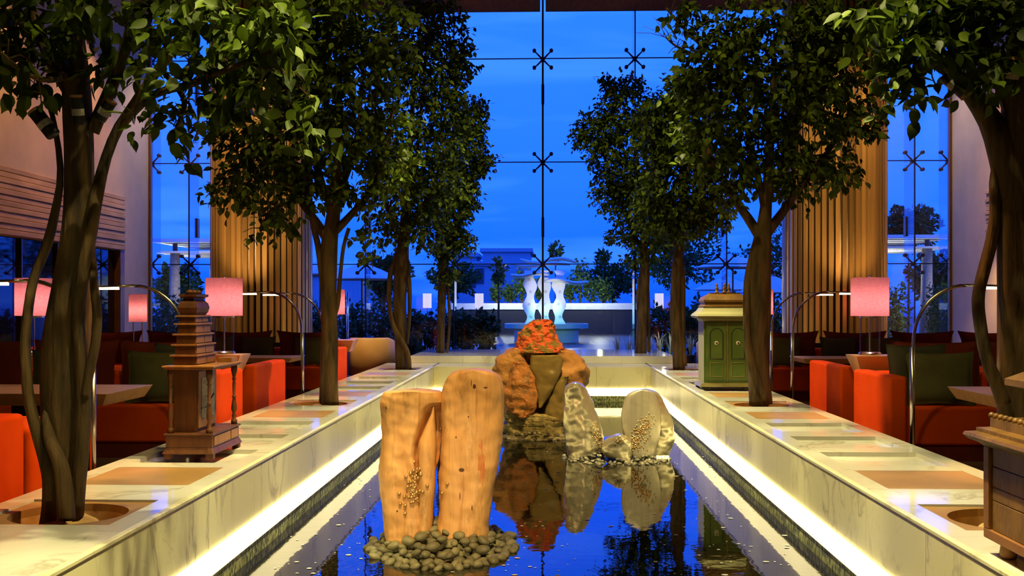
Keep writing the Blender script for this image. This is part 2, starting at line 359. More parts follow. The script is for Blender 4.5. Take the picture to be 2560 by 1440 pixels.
def resample(path, n):
    """smooth a list of tuples (any length) with Catmull-Rom into n points"""
    P = np.array(path, float); m = len(P); out = []
    for t in np.linspace(0, m - 1, n):
        i = min(int(t), m - 2); u = t - i
        p0, p1, p2, p3 = P[max(i - 1, 0)], P[i], P[i + 1], P[min(i + 2, m - 1)]
        out.append(.5 * ((2 * p1) + (-p0 + p2) * u + (2 * p0 - 5 * p1 + 4 * p2 - p3) * u * u + (-p0 + 3 * p1 - 3 * p2 + p3) * u ** 3))
    return np.array(out)

# ------------------------------------------------------------------ room shell
ZG = 7.2; YG = 21.76; CX = -.06
def struct(name, mb, mat, parent=None, **k):
    o = mb.build(name, mat, parent, **k); o['kind'] = 'structure'; return o
struct('floor', MB().box(-8.6, -1.90, -4, YG, -.7, 0).box(1.78, 8.6, -4, YG, -.7, 0).box(-1.90, 1.78, -4, .85, -.7, 0).box(-1.90, 1.78, 17.85, YG, -.7, 0).box(-1.90, 1.78, .85, 17.85, -.75, -.55), 'floor_carpet')
struct('wall_back', MB().box(-8.6, 8.6, -4.3, -4, -.7, 7.6), 'plaster')
ce = MB().box(-8.6, -.11, -4.3, YG + .1, ZG, ZG + .35).box(.0, 8.6, -4.3, YG + .1, ZG, ZG + .35).box(-.11, 0, -4.3, 20.7, ZG, ZG + .35)
struct('ceiling', ce, 'ceiling_wood')
for s, nm in ((-1, 'wall_left'), (1, 'wall_right')):
    wl = struct(nm, MB().box(s * 8, s * 8.6, -4, YG, 0 if s > 0 else 2.34, ZG), 'plaster') if s > 0 else struct(nm, MB().box(s * 8, s * 8.6, -4, YG, 2.34, ZG).box(s * 8, s * 8.6, 20.4, YG, 0, 2.339), 'plaster')
    y1, z0, z1 = (20.4, 2.34, 3.36) if s < 0 else (19.95, 2.55, 3.38)
    n = 12 if s < 0 else 11
    for i in range(n):
        h = (z1 - z0) / n; d = .03 + .03 * random.random()
        MB().box(s * 8.001, s * (8 - d), 3, y1, z0 + i * h + .008, z0 + (i + 1) * h).build('stone_course', 'ledger', wl, bevel=.008, seg=1)
# dark side window under the stone courses
w2 = tag(thing('window_2', None, None), kind='structure')
for i in range(14):
    y = 20.2 - i * 1.24
    MB().box(-8.12, -8.1, y - 1.2, y, 0, 2.33).build('pane', 'dark_glass', w2)
    MB().box(-8.16, -8.05, y - 1.24, y - 1.2, 0, 2.33).build('mullion', 'dark_frame', w2)
MB().box(-8.2, -7.98, 20.2, 20.4, 0, 2.34).build('jamb', 'frame_brown', w2)
MB().box(-8.5, -8.4, -4, 20.4, 0, 2.34).build('backing', 'black', w2)

# big glazed end wall
w1 = tag(thing('window_1', None, None, (0, YG, 0)), kind='structure')
XE = [-8.0, -7.2, -5.4, -3.62, -1.84, -.056, 1.784, 3.6, 5.45, 7.3, 8.0]; ZE = [0, 2.13, 4.17, 6.24, 8.6]
for i in range(len(XE) - 1):
    for j in range(4):
        MB().box(XE[i] + .012, XE[i + 1] - .012, YG, YG + .012, ZE[j] + .01, ZE[j + 1] - .01).build('pane', 'glass', w1)
for i, x in enumerate(XE):
    wd = .020 if abs(x + .056) < .01 else .012
    MB().box(x - wd, x + wd, YG - .004, YG + .016, 0, 8.6).build('glass_joint', 'joint', w1)
    for j in range(4):
        MB().box(x - .008, x + .008, YG + .03, YG + .62, ZE[j] + .02, ZE[j + 1] - .02).build('glass_fin', 'glass_fin', w1)
    if 0 < i < 10:
        for z in (5.62, 2.9): MB().box(x - .03, x + .03, YG + .45, YG + .6, z - .2, z + .2).build('splice_plate', 'steel_dark', w1, bevel=.008)
for z in ZE[1:4]:
    for i in range(len(XE) - 1):
        MB().box(XE[i] + .012, XE[i + 1] - .012, YG - .003, YG + .015, z - .01, z + .01).build('glass_joint', 'joint', w1)
    for x in XE:
        c = Vector((x, YG + .1, z)); sp_ = MB().tube([c + Vector((0, -.05, 0)), c + Vector((0, .08, 0))], .045, 10)
        for a in (-1, 1):
            for b in (-1, 1):
                e = c + Vector((a * .17, -.02, b * .17)); sp_.tube([c, e], [.022, .013], 7); sp_.tube([e + Vector((0, -.06, 0)), e + Vector((0, .03, 0))], .038, 10)
        sp_.build('spider_fitting', 'steel_dark', w1, smooth=True)
struct('trim_1', MB().box(-8.05, -7.95, YG - .08, YG + .02, 0, ZG), 'frame_brown')
struct('trim_2', MB().box(7.95, 8.05, YG - .08, YG + .02, 0, ZG), 'frame_brown')

# ------------------------------------------------------------------ fluted columns
NS = 50
for s, lab in ((-1, 'round bronze column of vertical slats behind the pink lamp near the pagoda cabinet'), (1, 'round bronze column of vertical slats behind the pink lamp near the green cabinet')):
    c = thing('fluted_column', lab, 'column', (s * 4.65, 17.7, 0), 'slat-clad columns', 'thing')
    MB().lathe([(.765, .74), (.765, ZG - .006)], 40, (s * 4.65, 17.7, 0)).build('core', 'core', c, smooth=True)
    MB().lathe([(.6, 0), (.6, .74)], 32, (s * 4.65, 17.7, 0)).build('foot', 'core', c, smooth=True)
    me = MB().prism([(-.036, -.045), (.036, -.045), (.030, .032), (-.030, .032)], 'z', .72, ZG - .006).mesh('slat')
    for k in range(NS):
        a = 2 * PI * k / NS
        link('slat', me, 'bronze', c, (s * 4.65 + math.cos(a) * .785, 17.7 + math.sin(a) * .785, 0), (0, 0, a - PI / 2))

# ------------------------------------------------------------------ pool surround
ZR = .3; ZL1, ZL0, ZWA = -.044, -.174, -.274; Y0, Y1 = 1.5, 17.8
ps = thing('pool_surround', 'long white veined marble pool surround with wide rim, recessed trays and glowing strip', 'pool', (CX, 10, 0))
XI, XA, XB, XO = 1.78, 1.93, 2.58, 2.70
cells = [(3.5, 4.4, 'cover')]
for yh in (5.22, 11.15, 17.2):
    cells.append((yh - .32, yh + .32, 'hole'))
    if yh < 17:
        o_ = yh - 5.22
        cells += [(6.0 + o_, 6.66 + o_, 'cover'), (6.86 + o_, 7.49 + o_, 'tray'), (7.76 + o_, 8.39 + o_, 'tray'), (8.71 + o_, 9.34 + o_, 'tray'), (9.66 + o_, 10.3 + o_, 'cover')]
for s in (-1, 1):
    X = lambda a: CX + s * a
    ys = list(np.arange(Y0, Y1, 1.63)) + [18.9]
    for a, b in zip(ys[:-1], ys[1:]):
        MB().box(X(XI + .0305), X(XA), a + .001, b - .001, ZR - .06, ZR).build('rim_slab', 'marble', ps)
        MB().box(X(XB), X(XO), a + .001, b - .001, -.05 if 0 else .0, ZR).build('rim_slab', 'marble', ps)
    MB().box(X(XI - .006), X(XI + .03), Y0, Y1, ZR - .0155, ZR + .004).build('edge_bead', 'table_wood' if 0 else 'marble_wall', ps, bevel=.004)
    last = Y0
    for (a, b, k) in (cells if s > 0 else cells[1:]) + [(18.9, 18.9, None)]:
        if a > last: MB().box(X(XA), X(XB), last + .001, a - .001, ZR - .06, ZR).build('rim_slab', 'marble', ps)
        last = b
        if k == 'cover':
            MB().box(X(XA) , X(XB), a, b, ZR - .05, ZR - .001).build('cover_panel', 'copper', ps)
        elif k == 'tray':
            MB().box(X(XA), X(XB), a, b, ZR - .08, ZR - .03).build('tray_panel', 'marble', ps)
        elif k == 'hole':
            cy = (a + b) / 2; cx = X((XA + XB) / 2); n = 40; r = .275; vs = []; fs = []
            hx, hy = (XB - XA) / 2, (b - a) / 2
            for z in (ZR - .012, ZR - .05):
                for i in range(n):
                    t = 2 * PI * i / n; q = max(abs(math.cos(t)) / hx, abs(math.sin(t)) / hy)
                    vs += [(cx + r * math.cos(t), cy + r * math.sin(t), z), (cx + math.cos(t) / q, cy + math.sin(t) / q, z)]
            for i in range(n):
                j = (i + 1) % n
                fs += [(2 * i, 2 * i + 1, 2 * j + 1, 2 * j), (2 * i, 2 * j, 2 * n + 2 * j, 2 * n + 2 * i)]
            MB().add(vs, fs).build('planter_plate', 'copper', ps)
            MB().lathe([(r, -.10), (r, ZR - .05)], 32, (cx, cy, 0)).build('planter_well', 'sand', ps, smooth=True)
            mo = MB().lathe([(r, .15), (.2, .17), (.13, .25), (.06, .29), (0.0, .29)], 24, (cx, cy, 0)); mo.build('planter_soil', 'sand', ps, smooth=True)
    yy = list(np.arange(Y0 - .2, Y1, .92)) + [Y1]
    for a, b in zip(yy[:-1], yy[1:]):
        MB().box(X(XI), X(XI + .03), a + .0015, b - .0015, ZL1, ZR - .016).build('wall_panel', 'marble_wall', ps)
        MB().box(X(XO - .02), X(XO), a + .0015, b - .0015, 0, ZR - .06).build('outer_panel', 'marble', ps)
    MB().box(X(XI - .022), X(XI + .03), Y0, Y1, ZL0, ZL1 - .002).build('light_strip', 'led', ps)
    MB().box(X(XI - .01), X(XI + .03), Y0, Y1, ZWA - .2, ZL0).build('mosaic_band', 'mosaic', ps)
xs = np.linspace(CX - XI, CX + XI, 5)
for a, b in zip(xs[:-1], xs[1:]):
    MB().box(a + .0015, b - .0015, Y1, Y1 + .03, ZL1, ZR).build('wall_panel', 'marble_wall', ps)
    MB().box(a + .001, b - .001, Y1 + .0305, 18.9, ZR - .06, ZR).build('rim_slab', 'marble', ps)
MB().box(CX - XI, CX + XI, Y1 - .022, Y1 + .03, ZL0, ZL1 - .002).build('light_strip', 'led', ps)
MB().box(CX - XI, CX + XI, Y1 - .01, Y1 + .03, ZWA - .2, ZL0).build('mosaic_band', 'mosaic', ps)
MB().box(CX - XI, CX + XI, Y0 - .6, Y0, ZWA - .2, ZR).build('rim_slab', 'marble', ps)
xs = np.linspace(-2.36, 2.24, 6)
for a, b in zip(xs[:-1], xs[1:]):
    MB().box(a + .001, b - .001, 18.9, 18.93, ZR + .002, .425).build('step_riser', 'marble', ps)
    MB().box(a + .001, b - .001, 18.93, YG - .02, ZR, .424).build('step_slab', 'marble', ps)

wa = thing('pool_water', 'still dark pool water with floating white flecks inside the marble surround', 'water', (CX, 10, ZWA), kind='thing')
MB().box(CX - XI + .014, CX + XI - .014, Y0 + .004, Y1 - .014, ZWA - .25, ZWA).build('water_surface', 'pool_water', wa)
fk = MB()
for i in range(420):
    Y = 6.2 + 7 * rng.random() ** 1.5; x = CX + (rng.random() * 2 - 1) * 1.7; r = .006 + .016 * rng.random() ** 3; a = rng.random() * 6
    n = 6; fk.add([(x + r * math.cos(2 * PI * k / n + a), Y + r * .7 * (1 + .4 * rng.random()) * math.sin(2 * PI * k / n + a), ZWA + .003) for k in range(n)] + [(x, Y, ZWA + .005)], [(k, (k + 1) % n, n) for k in range(n)])
tag(fk.build('foam_fleck', 'label_white', wa), kind='stuff')

# ------------------------------------------------------------------ trees
_W = [(.0, 0), (.17, .10), (.30, .30), (.31, .50), (.22, .73), (.08, .93)]
LEAFV = np.array([(0, 0, 0)] + [(w_, y_, .22 * w_) for w_, y_ in _W[1:]] + [(0, 1.1, -.05)] + [(-w_, y_, .22 * w_) for w_, y_ in _W[:0:-1]] + [(0, .36, 0), (0, .73, -.02)], float)
LEAFF = [(0, 1, 2, 12), (12, 2, 3, 4, 13), (13, 4, 5, 6), (13, 6, 7, 8), (12, 13, 8, 9, 10), (0, 12, 10, 11)]
NLV = len(LEAFV)
def leaf_frames(pos, dirs, rs):
    d = dirs / np.linalg.norm(dirs, axis=1)[:, None]
    up = rs.normal(size=d.shape) * .55 + np.array([0, -.25, .8]); n = up - d * (up * d).sum(1)[:, None]; n /= np.linalg.norm(n, axis=1)[:, None]
    return np.cross(d, n), d, n
def leaves_mesh(name, pos, dirs, sizes, rs, base):
    x, d, n = leaf_frames(pos, dirs, rs)
    V = pos[:, None, :] + sizes[:, None, None] * (LEAFV[None, :, 0, None] * x[:, None, :] + LEAFV[None, :, 1, None] * d[:, None, :] + LEAFV[None, :, 2, None] * n[:, None, :])
    V = V.reshape(-1, 3) - np.array(base); N = len(pos)
    me = bpy.data.meshes.new(name); me.vertices.add(len(V)); me.vertices.foreach_set('co', V.ravel())
    lens = [len(f) for f in LEAFF]; fl = np.concatenate([np.array(f) for f in LEAFF])
    idx = (fl[None, :] + NLV * np.arange(N)[:, None]).ravel()
    me.loops.add(len(idx)); me.loops.foreach_set('vertex_index', idx)
    tot = np.tile(lens, N); st = np.concatenate([[0], np.cumsum(tot)[:-1]])
    me.polygons.add(len(tot)); me.polygons.foreach_set('loop_start', st); me.polygons.foreach_set('loop_total', tot)
    me.update(calc_edges=True); me.validate(); me.polygons.foreach_set('use_smooth', [True] * len(tot)); return me

LEAFME = bpy.data.meshes.new('leaf'); LEAFME.from_pydata([tuple(v) for v in LEAFV], [], LEAFF); LEAFME.materials.append(M['leaf'])
LEAFME.polygons.foreach_set('use_smooth', [True] * len(LEAFME.polygons))

def pxpath(path, Y, n=None):
    """[(px, py, radius in px, dY)] -> points and radii in metres at depth Y"""
    path = [p if len(p) == 4 else (p[0], p[1], p[2], 0) for p in path]
    q = resample(path, n or len(path) * 4)
    return [W(a, b, Y + d) for a, b, r, d in q], [max(r, 1.0) * (Y + d) / F for a, b, r, d in q]

def tree(label, base_px, Y, trunk, stems, limbs, blobs, nleaf, size, nsingle, seed, group='ficus trees along the pool', zb=None):
    rs = np.random.default_rng(seed); b0 = W(base_px, 764, Y); z0 = ZR if zb is None else zb
    t = thing('ficus_tree', label, 'tree', (b0.x, Y, z0 - .02), group)
    p, r = pxpath(trunk, Y, 40); MB().tube(p, r, 18, .22, seed).build('trunk', 'bark', t, smooth=True)
    for st in stems:
        p, r = pxpath(st, Y, 34); MB().tube(p, r, 9, .25, seed + 3).build('stem', 'bark', t, smooth=True)
    tips = []
    for li in limbs:
        p, r = pxpath(li, Y, 16); mb = MB().tube(p, r, 8, .15, seed)
        for k in (7, 9, 11, 13, 15):       # twigs
            for _ in range(2):
                q = Vector(p[k]); dv = Vector(rs.normal(size=3)) * .13 + Vector((0, 0, .08)); dv *= min(1.2, Y / 9 * .8)
                mb.tube([q, q + dv * .5 + Vector((0, 0, .02)), q + dv], [r[k] * .5, r[k] * .35, .003], 5); tips.append(q + dv)
        mb.build('branch', 'bark', t, smooth=True)
    vol = np.array([b[2] * b[3] for b in blobs], float); cnt = (vol / vol.sum() * nleaf).astype(int)
    pos = []; dr = []
    for (px, py, rx, ry, dy), c in zip([b if len(b) == 5 else b + (0,) for b in blobs], cnt):
        ctr = np.array(W(px, py, Y + dy)); sc = (Y + dy) / F
        # sprigs: leaves gathered along short drooping twigs
        ns = max(1, c // 7)
        u = rs.normal(size=(ns, 3)); u /= np.linalg.norm(u, axis=1)[:, None]; rr = rs.random(ns) ** .36
        sc_p = ctr + u * rr[:, None] * np.array([rx * sc, rx * sc * .9, ry * sc])
        sd = u * np.array([1, 1, .6]) + rs.normal(size=(ns, 3)) * .5 + np.array([0, 0, -.35]); sd /= np.linalg.norm(sd, axis=1)[:, None]
        for k in range(7):
            pp = sc_p + sd * (k - 3) * size * .42 + rs.normal(size=(ns, 3)) * size * .25
            ld = sd * .6 + rs.normal(size=(ns, 3)) * .55 + np.array([0, 0, -.45])
            pos.append(pp); dr.append(ld)
    pos = np.concatenate(pos); dr = np.concatenate(dr)
    keep = (pos[:, 2] < ZG - .1) & (pos[:, 1] < YG - .08); pos, dr = pos[keep], dr[keep]
    sz = size * (.65 + .6 * rs.random(len(pos)))
    # the ones that show largest, as single leaves
    px = 1280 + F * (pos[:, 0] * math.cos(TH) + pos[:, 1] * math.sin(TH)) / (pos[:, 1] * math.cos(TH) - pos[:, 0] * math.sin(TH))
    py = 764 - F * (pos[:, 2] - CZ) / pos[:, 1]
    inv = (px > 5) & (px < 2555) & (py > 5)
    score = np.where(inv, sz / pos[:, 1] * (1 + .15 * rs.random(len(pos))), 0); order = np.argsort(-score)
    one = order[:nsingle]; rest = order[nsingle:]
    x, d, n = leaf_frames(pos[one], dr[one], rs)
    for i, k in enumerate(one):
        mtx = Matrix(((x[i][0], d[i][0], n[i][0]), (x[i][1], d[i][1], n[i][1]), (x[i][2], d[i][2], n[i][2])))
        link('leaf', LEAFME, None, t, pos[k], mtx.to_euler(), (sz[k],) * 3)
    me = leaves_mesh('foliage', pos[rest], dr[rest], sz[rest], rs, WL[t.name]); me.materials.append(M['leaf'])
    f = link('foliage', me, None, t); tag(f, kind='stuff'); return t

TREES = []
TREES.append(tree('ficus tree with thick twisting trunk and strapped spotlights, before the stepped wooden pagoda cabinet', 150, 5.22,
    [(150, 1318, 50), (150, 1260, 42), (155, 1150, 46), (160, 1000, 52), (165, 850, 52), (180, 700, 47), (195, 550, 40), (198, 400, 37), (195, 300, 36), (190, 200, 33), (180, 80, 28), (170, -60, 22), (165, -200, 15)],
    [[(128, 1250, 17, -.1), (118, 1170, 17, -.1), (92, 1080, 15, -.1), (72, 1000, 14, -.1), (65, 920, 13, -.1), (63, 850, 13, -.08), (72, 760, 12, -.05), (86, 690, 12), (118, 610, 13), (138, 530, 11), (152, 440, 9), (140, 330, 7), (115, 240, 6), (60, 140, 5), (15, 60, 4)],
     [(188, 1290, 20, -.05), (196, 1200, 18, -.08), (206, 1100, 18, -.08), (210, 1000, 17, -.08), (204, 900, 16, -.08), (196, 800, 15, -.08), (205, 700, 16, -.1), (222, 600, 18, -.08), (240, 500, 17, -.05), (262, 410, 14), (292, 330, 13), (330, 270, 13), (380, 195, 13), (430, 125, 14), (475, 50, 14), (510, -40, 12), (540, -150, 8)],
     [(212, 990, 12, -.1), (224, 930, 12, -.1), (238, 860, 12, -.1), (243, 790, 12, -.1), (236, 720, 11, -.1), (232, 650, 9, -.05), (228, 580, 5)],
     [(165, 1300, 22, -.16), (160, 1220, 20, -.16), (150, 1160, 18, -.16), (128, 1110, 16, -.14), (116, 1060, 12, -.10), (122, 1005, 7, -.03), (132, 960, 4, .02)]],
    [[(230, 330, 18), (265, 250, 16), (300, 160, 15), (330, 60, 14), (350, -60, 10)], [(300, 320, 10), (380, 240, 10, -.1), (480, 210, 9, -.2), (580, 170, 7, -.3), (700, 120, 5, -.3)],
     [(180, 240, 18), (130, 160, 14), (90, 60, 12), (60, -60, 10)], [(185, 180, 14), (120, 200, 8, -.3), (60, 180, 6, -.4), (0, 130, 5, -.5)], [(400, 170, 8), (460, 250, 7, -.1), (440, 320, 4, -.1)], [(600, 160, 6, -.3), (700, 180, 5, -.3), (780, 250, 3, -.3)]],
    [(90, 20, 190, 150, -.2), (330, 30, 220, 90), (560, 60, 170, 110, -.2), (700, 90, 110, 110, -.3), (520, 190, 120, 70, -.2), (420, 290, 70, 80, -.1), (560, 280, 80, 60, -.2), (770, 270, 35, 90, -.3), (40, 140, 70, 80, -.3), (330, 160, 100, 50), (90, 230, 30, 40, -.2), (200, -190, 380, 90), (640, 220, 70, 60, -.3)],
    2100, .080, 300, 1))
TREES.append(tree('ficus tree with paired slender trunks, behind the stepped wooden pagoda cabinet', 822, 11.15,
    [(823, 1012, 24), (822, 950, 22), (824, 850, 20), (822, 750, 21), (821, 660, 23), (825, 600, 20), (832, 550, 17), (840, 480, 13), (845, 380, 10), (850, 200, 7), (855, 60, 4)],
    [[(806, 1005, 9, -.03), (812, 900, 9, -.06), (815, 800, 9, -.06), (806, 700, 9, -.04), (796, 620, 9), (782, 560, 8), (772, 500, 6), (760, 420, 4)], [(830, 800, 6), (843, 760, 6), (850, 690, 5), (858, 620, 5), (872, 570, 5)]],
    [[(825, 610, 14), (790, 555, 11), (750, 500, 9), (700, 430, 7), (640, 340, 4)], [(835, 580, 13), (870, 545, 10), (915, 490, 8), (960, 400, 6), (980, 280, 4)], [(835, 540, 9), (800, 440, 8), (780, 320, 6), (760, 150, 4)], [(840, 500, 8), (880, 400, 7), (900, 280, 5), (910, 120, 4)], [(750, 500, 6), (690, 520, 4), (650, 570, 3)]],
    [(730, 300, 190, 170), (640, 430, 100, 90), (850, 250, 170, 190), (700, 150, 180, 130), (880, 80, 190, 110), (690, 540, 70, 55), (960, 380, 90, 120), (570, 480, 50, 45), (560, 340, 50, 60), (780, 470, 100, 60), (910, 600, 20, 50), (760, 30, 200, 90), (640, 600, 20, 12), (880, 500, 60, 40)],
    10500, .082, 300, 2))
TREES.append(tree('ficus tree with a vine curling round its trunk, beside the tan tub chair', 1008, 17.2,
    [(1003, 924, 15), (1002, 850, 14), (999, 760, 15), (1003, 660, 17), (1008, 590, 13), (1015, 500, 10), (1025, 380, 7), (1035, 200, 5)],
    [[(1024, 924, 6, -.05), (1018, 880, 7, -.08), (996, 840, 7, -.1), (979, 800, 6, -.08), (972, 740, 6, -.05), (977, 680, 6), (992, 640, 6), (1002, 600, 5)], [(1018, 860, 4, -.05), (1024, 780, 5, -.05), (1022, 700, 6, -.03), (1012, 620, 6)]],
    [[(1005, 620, 9), (980, 550, 7), (950, 470, 5), (930, 380, 3)], [(1008, 600, 9), (1050, 530, 7), (1090, 450, 5), (1120, 350, 3)], [(1015, 520, 7), (1040, 400, 5), (1060, 200, 4), (1070, 80, 3)]],
    [(1040, 300, 140, 200), (1000, 480, 110, 110), (1080, 120, 110, 130), (1120, 250, 60, 110), (1080, 480, 90, 100), (1000, 100, 110, 110), (1150, 150, 32, 35), (960, 580, 50, 40), (1090, 30, 80, 50), (1060, 580, 60, 50), (1170, 170, 25, 20)],
    10500, .085, 300, 3))
TREES.append(tree('smaller ficus tree on the raised step by the glass, on the tan tub chair side', 1102, 20.1,
    [(1101, 884, 11), (1103, 800, 10), (1107, 720, 11), (1112, 640, 11), (1118, 560, 8), (1125, 440, 6), (1130, 330, 4)],
    [[(1118, 884, 4), (1124, 800, 4), (1120, 720, 4), (1116, 660, 4)]],
    [[(1112, 640, 7), (1140, 560, 5), (1170, 460, 3), (1200, 380, 2)], [(1112, 630, 6), (1090, 540, 5), (1080, 440, 3)], [(1120, 540, 5), (1140, 420, 4), (1180, 300, 2)]],
    [(1150, 380, 70, 110), (1175, 300, 45, 55), (1120, 520, 65, 80), (1205, 410, 30, 30), (1150, 600, 40, 40), (1110, 620, 40, 40), (1225, 400, 20, 14), (1200, 265, 18, 20), (1160, 480, 40, 70), (1120, 690, 30, 30)],
    9500, .075, 0, 4, zb=.425))
TREES.append(tree('ficus tree with broad crown right behind the green painted cabinet', 1900, 11.15,
    [(1900, 1012, 28), (1894, 930, 26), (1891, 850, 26), (1896, 720, 26), (1902, 630, 25), (1908, 580, 20), (1915, 520, 15), (1922, 420, 11), (1930, 280, 8), (1935, 100, 5)],
    [[(1912, 1000, 10, -.1), (1892, 950, 11, -.12), (1876, 900, 11, -.12), (1867, 840, 9, -.1), (1865, 770, 8, -.06), (1868, 700, 8), (1880, 640, 8), (1892, 590, 7)], [(1914, 900, 7, .05), (1919, 800, 7), (1920, 720, 7), (1918, 650, 7), (1912, 600, 6)]],
    [[(1905, 600, 14), (1870, 545, 12), (1830, 490, 9), (1780, 400, 7), (1730, 280, 5)], [(1910, 590, 14), (1950, 540, 11), (2000, 470, 8), (2070, 380, 6), (2120, 300, 4)], [(1915, 540, 10), (1890, 420, 8), (1850, 250, 7), (1800, 100, 5)], [(1918, 500, 9), (1970, 380, 8), (2010, 220, 6), (2040, 80, 4)], [(1800, 150, 7), (1740, 100, 5), (1700, 60, 4), (1665, 20, 3)], [(1740, 140, 4), (1690, 115, 3), (1664, 93, 2)]],
    [(1900, 200, 180, 150), (1800, 330, 110, 110), (2020, 300, 140, 140), (1780, 150, 100, 110), (2080, 120, 130, 140), (1920, 60, 190, 80), (1830, 440, 80, 70), (2080, 420, 70, 60), (2150, 300, 60, 60), (1950, 420, 100, 70), (1700, 40, 50, 40), (1800, 510, 40, 25), (2190, 320, 25, 40), (1720, 210, 50, 50), (2130, 50, 110, 70), (1990, 480, 60, 25)],
    8600, .082, 300, 5))
TREES.append(tree('slim ficus tree in the marble rim just beyond the green painted cabinet', 1697, 17.2,
    [(1699, 924, 15), (1694, 850, 14), (1691, 760, 13), (1692, 680, 13), (1700, 600, 11), (1710, 500, 9), (1715, 380, 6), (1720, 250, 4)],
    [[(1712, 915, 6, -.04), (1708, 820, 6, -.04), (1707, 720, 7), (1703, 650, 7), (1690, 610, 6), (1660, 570, 4)], [(1684, 880, 4), (1679, 780, 4), (1683, 680, 4), (1688, 630, 4)]],
    [[(1700, 610, 8), (1670, 540, 6), (1640, 450, 4), (1630, 330, 3)], [(1705, 580, 8), (1750, 500, 6), (1790, 420, 4)], [(1712, 460, 6), (1730, 320, 4), (1740, 180, 3)]],
    [(1700, 450, 110, 110), (1740, 330, 100, 130), (1650, 330, 70, 90), (1720, 560, 80, 50), (1780, 500, 60, 80), (1640, 540, 60, 60), (1720, 230, 60, 60)],
    10500, .085, 300, 6))
TREES.append(tree('smaller ficus tree on the raised step by the glass, beside the pale ornamental grass', 1605, 20.1,
    [(1604, 886, 15), (1606, 820, 13), (1610, 740, 12), (1612, 670, 12), (1610, 600, 9), (1600, 500, 7), (1590, 380, 5), (1570, 280, 3)],
    [[(1590, 884, 4), (1596, 800, 4), (1594, 740, 4), (1602, 680, 4)], [(1622, 880, 4), (1622, 800, 4), (1618, 720, 5), (1613, 660, 4)]],
    [[(1610, 640, 7), (1570, 550, 5), (1530, 450, 4), (1500, 360, 3)], [(1610, 620, 7), (1640, 540, 5), (1660, 440, 3)], [(1600, 500, 5), (1560, 380, 4), (1530, 270, 2)]],
    [(1570, 400, 100, 110), (1510, 340, 60, 60), (1560, 270, 70, 60), (1600, 520, 80, 80), (1530, 480, 50, 60), (1520, 205, 28, 22), (1560, 215, 50, 30), (1450, 345, 28, 25), (1640, 300, 60, 70), (1560, 590, 50, 30), (1590, 650, 30, 30), (1470, 310, 30, 35), (1655, 600, 50, 60)],
    11500, .075, 0, 7, zb=.425))
TREES.append(tree('massive ficus tree behind the brown cabinet with worn side panels', 2530, 5.22,
    [(2545, 1318, 50), (2545, 1150, 46), (2540, 1000, 46), (2545, 850, 50), (2548, 700, 52), (2546, 550, 50), (2550, 400, 48), (2555, 250, 48), (2562, 100, 42), (2568, -60, 34), (2570, -200, 24)],
    [[(2510, 1010, 16, -.1), (2492, 960, 15, -.1), (2468, 900, 14, -.1), (2452, 820, 14, -.08), (2446, 745, 14, -.05), (2462, 670, 14), (2480, 600, 14), (2490, 530, 14), (2488, 450, 13), (2500, 390, 14), (2515, 340, 12)]],
    [[(2540, 500, 42), (2512, 390, 38), (2480, 310, 30), (2440, 250, 24), (2400, 205, 18), (2370, 165, 12), (2320, 135, 8), (2260, 130, 5), (2190, 140, 4)], [(2540, 300, 24), (2500, 200, 18), (2460, 100, 14), (2420, 0, 10)], [(2420, 60, 8), (2360, 30, 7, -.2), (2280, 10, 5, -.2)]],
    [(2480, 60, 150, 110, -.1), (2330, 120, 110, 60, -.2), (2240, 140, 70, 50, -.2), (2400, 30, 170, 60), (2270, 210, 60, 50, -.2), (2500, 180, 70, 40, -.25), (2330, 60, 130, 60, -.2), (2220, 250, 35, 35, -.2), (2440, 200, 60, 30, -.25), (2200, 60, 70, 60, -.2), (2480, -170, 300, 80)],
    1700, .080, 300, 8))

# small spotlights strapped to the two near trunks
def tree_spot(c, axis, label, r=.028, l=.13):
    c = Vector(c); a = Vector(axis).normalized(); t = thing('strapped_spotlight', label, 'spotlight', c, 'spotlights strapped to the trunks')
    MB().tube([c - a * l * .5, c - a * l * .45, c + a * l * .5], [r * .9, r, r], 16).build('housing', 'black', t, smooth=False)
    MB().tube([c + a * l * .5, c + a * (l * .5 + .012)], [r * 1.05, r * 1.05], 16).build('cap', 'bronze_cap', t)
    MB().tube([c - a * .02, c + a * .012], [r * 1.03, r * 1.03], 16).build('sticker', 'label_white', t)
    MB().tube([c, c + Vector((0, .06, -.01))], .008, 8).build('bracket', 'black', t)
tree_spot(W(195, 278, 5.1), (0, -.25, 1), 'upright black spotlight with bronze cap on the front of a thick trunk')
tree_spot(W(112, 310, 5.15), (-.6, -.1, .8), 'tilted black spotlight with sticker on the outer side of the same thick trunk', .035, .14)
tree_spot(W(262, 278, 5.2), (.5, -.1, .7), 'small black spotlight tucked between trunk and rising limb', .03, .1)
tree_spot(W(2385, 212, 5.1), (.55, -.2, -.6), 'spotlight with pale sticker on a slanting limb above the arc lamp')
tree_spot(W(2532, 186, 4.95), (.1, -.3, .9), 'spotlight with pale sticker high on the massive trunk')

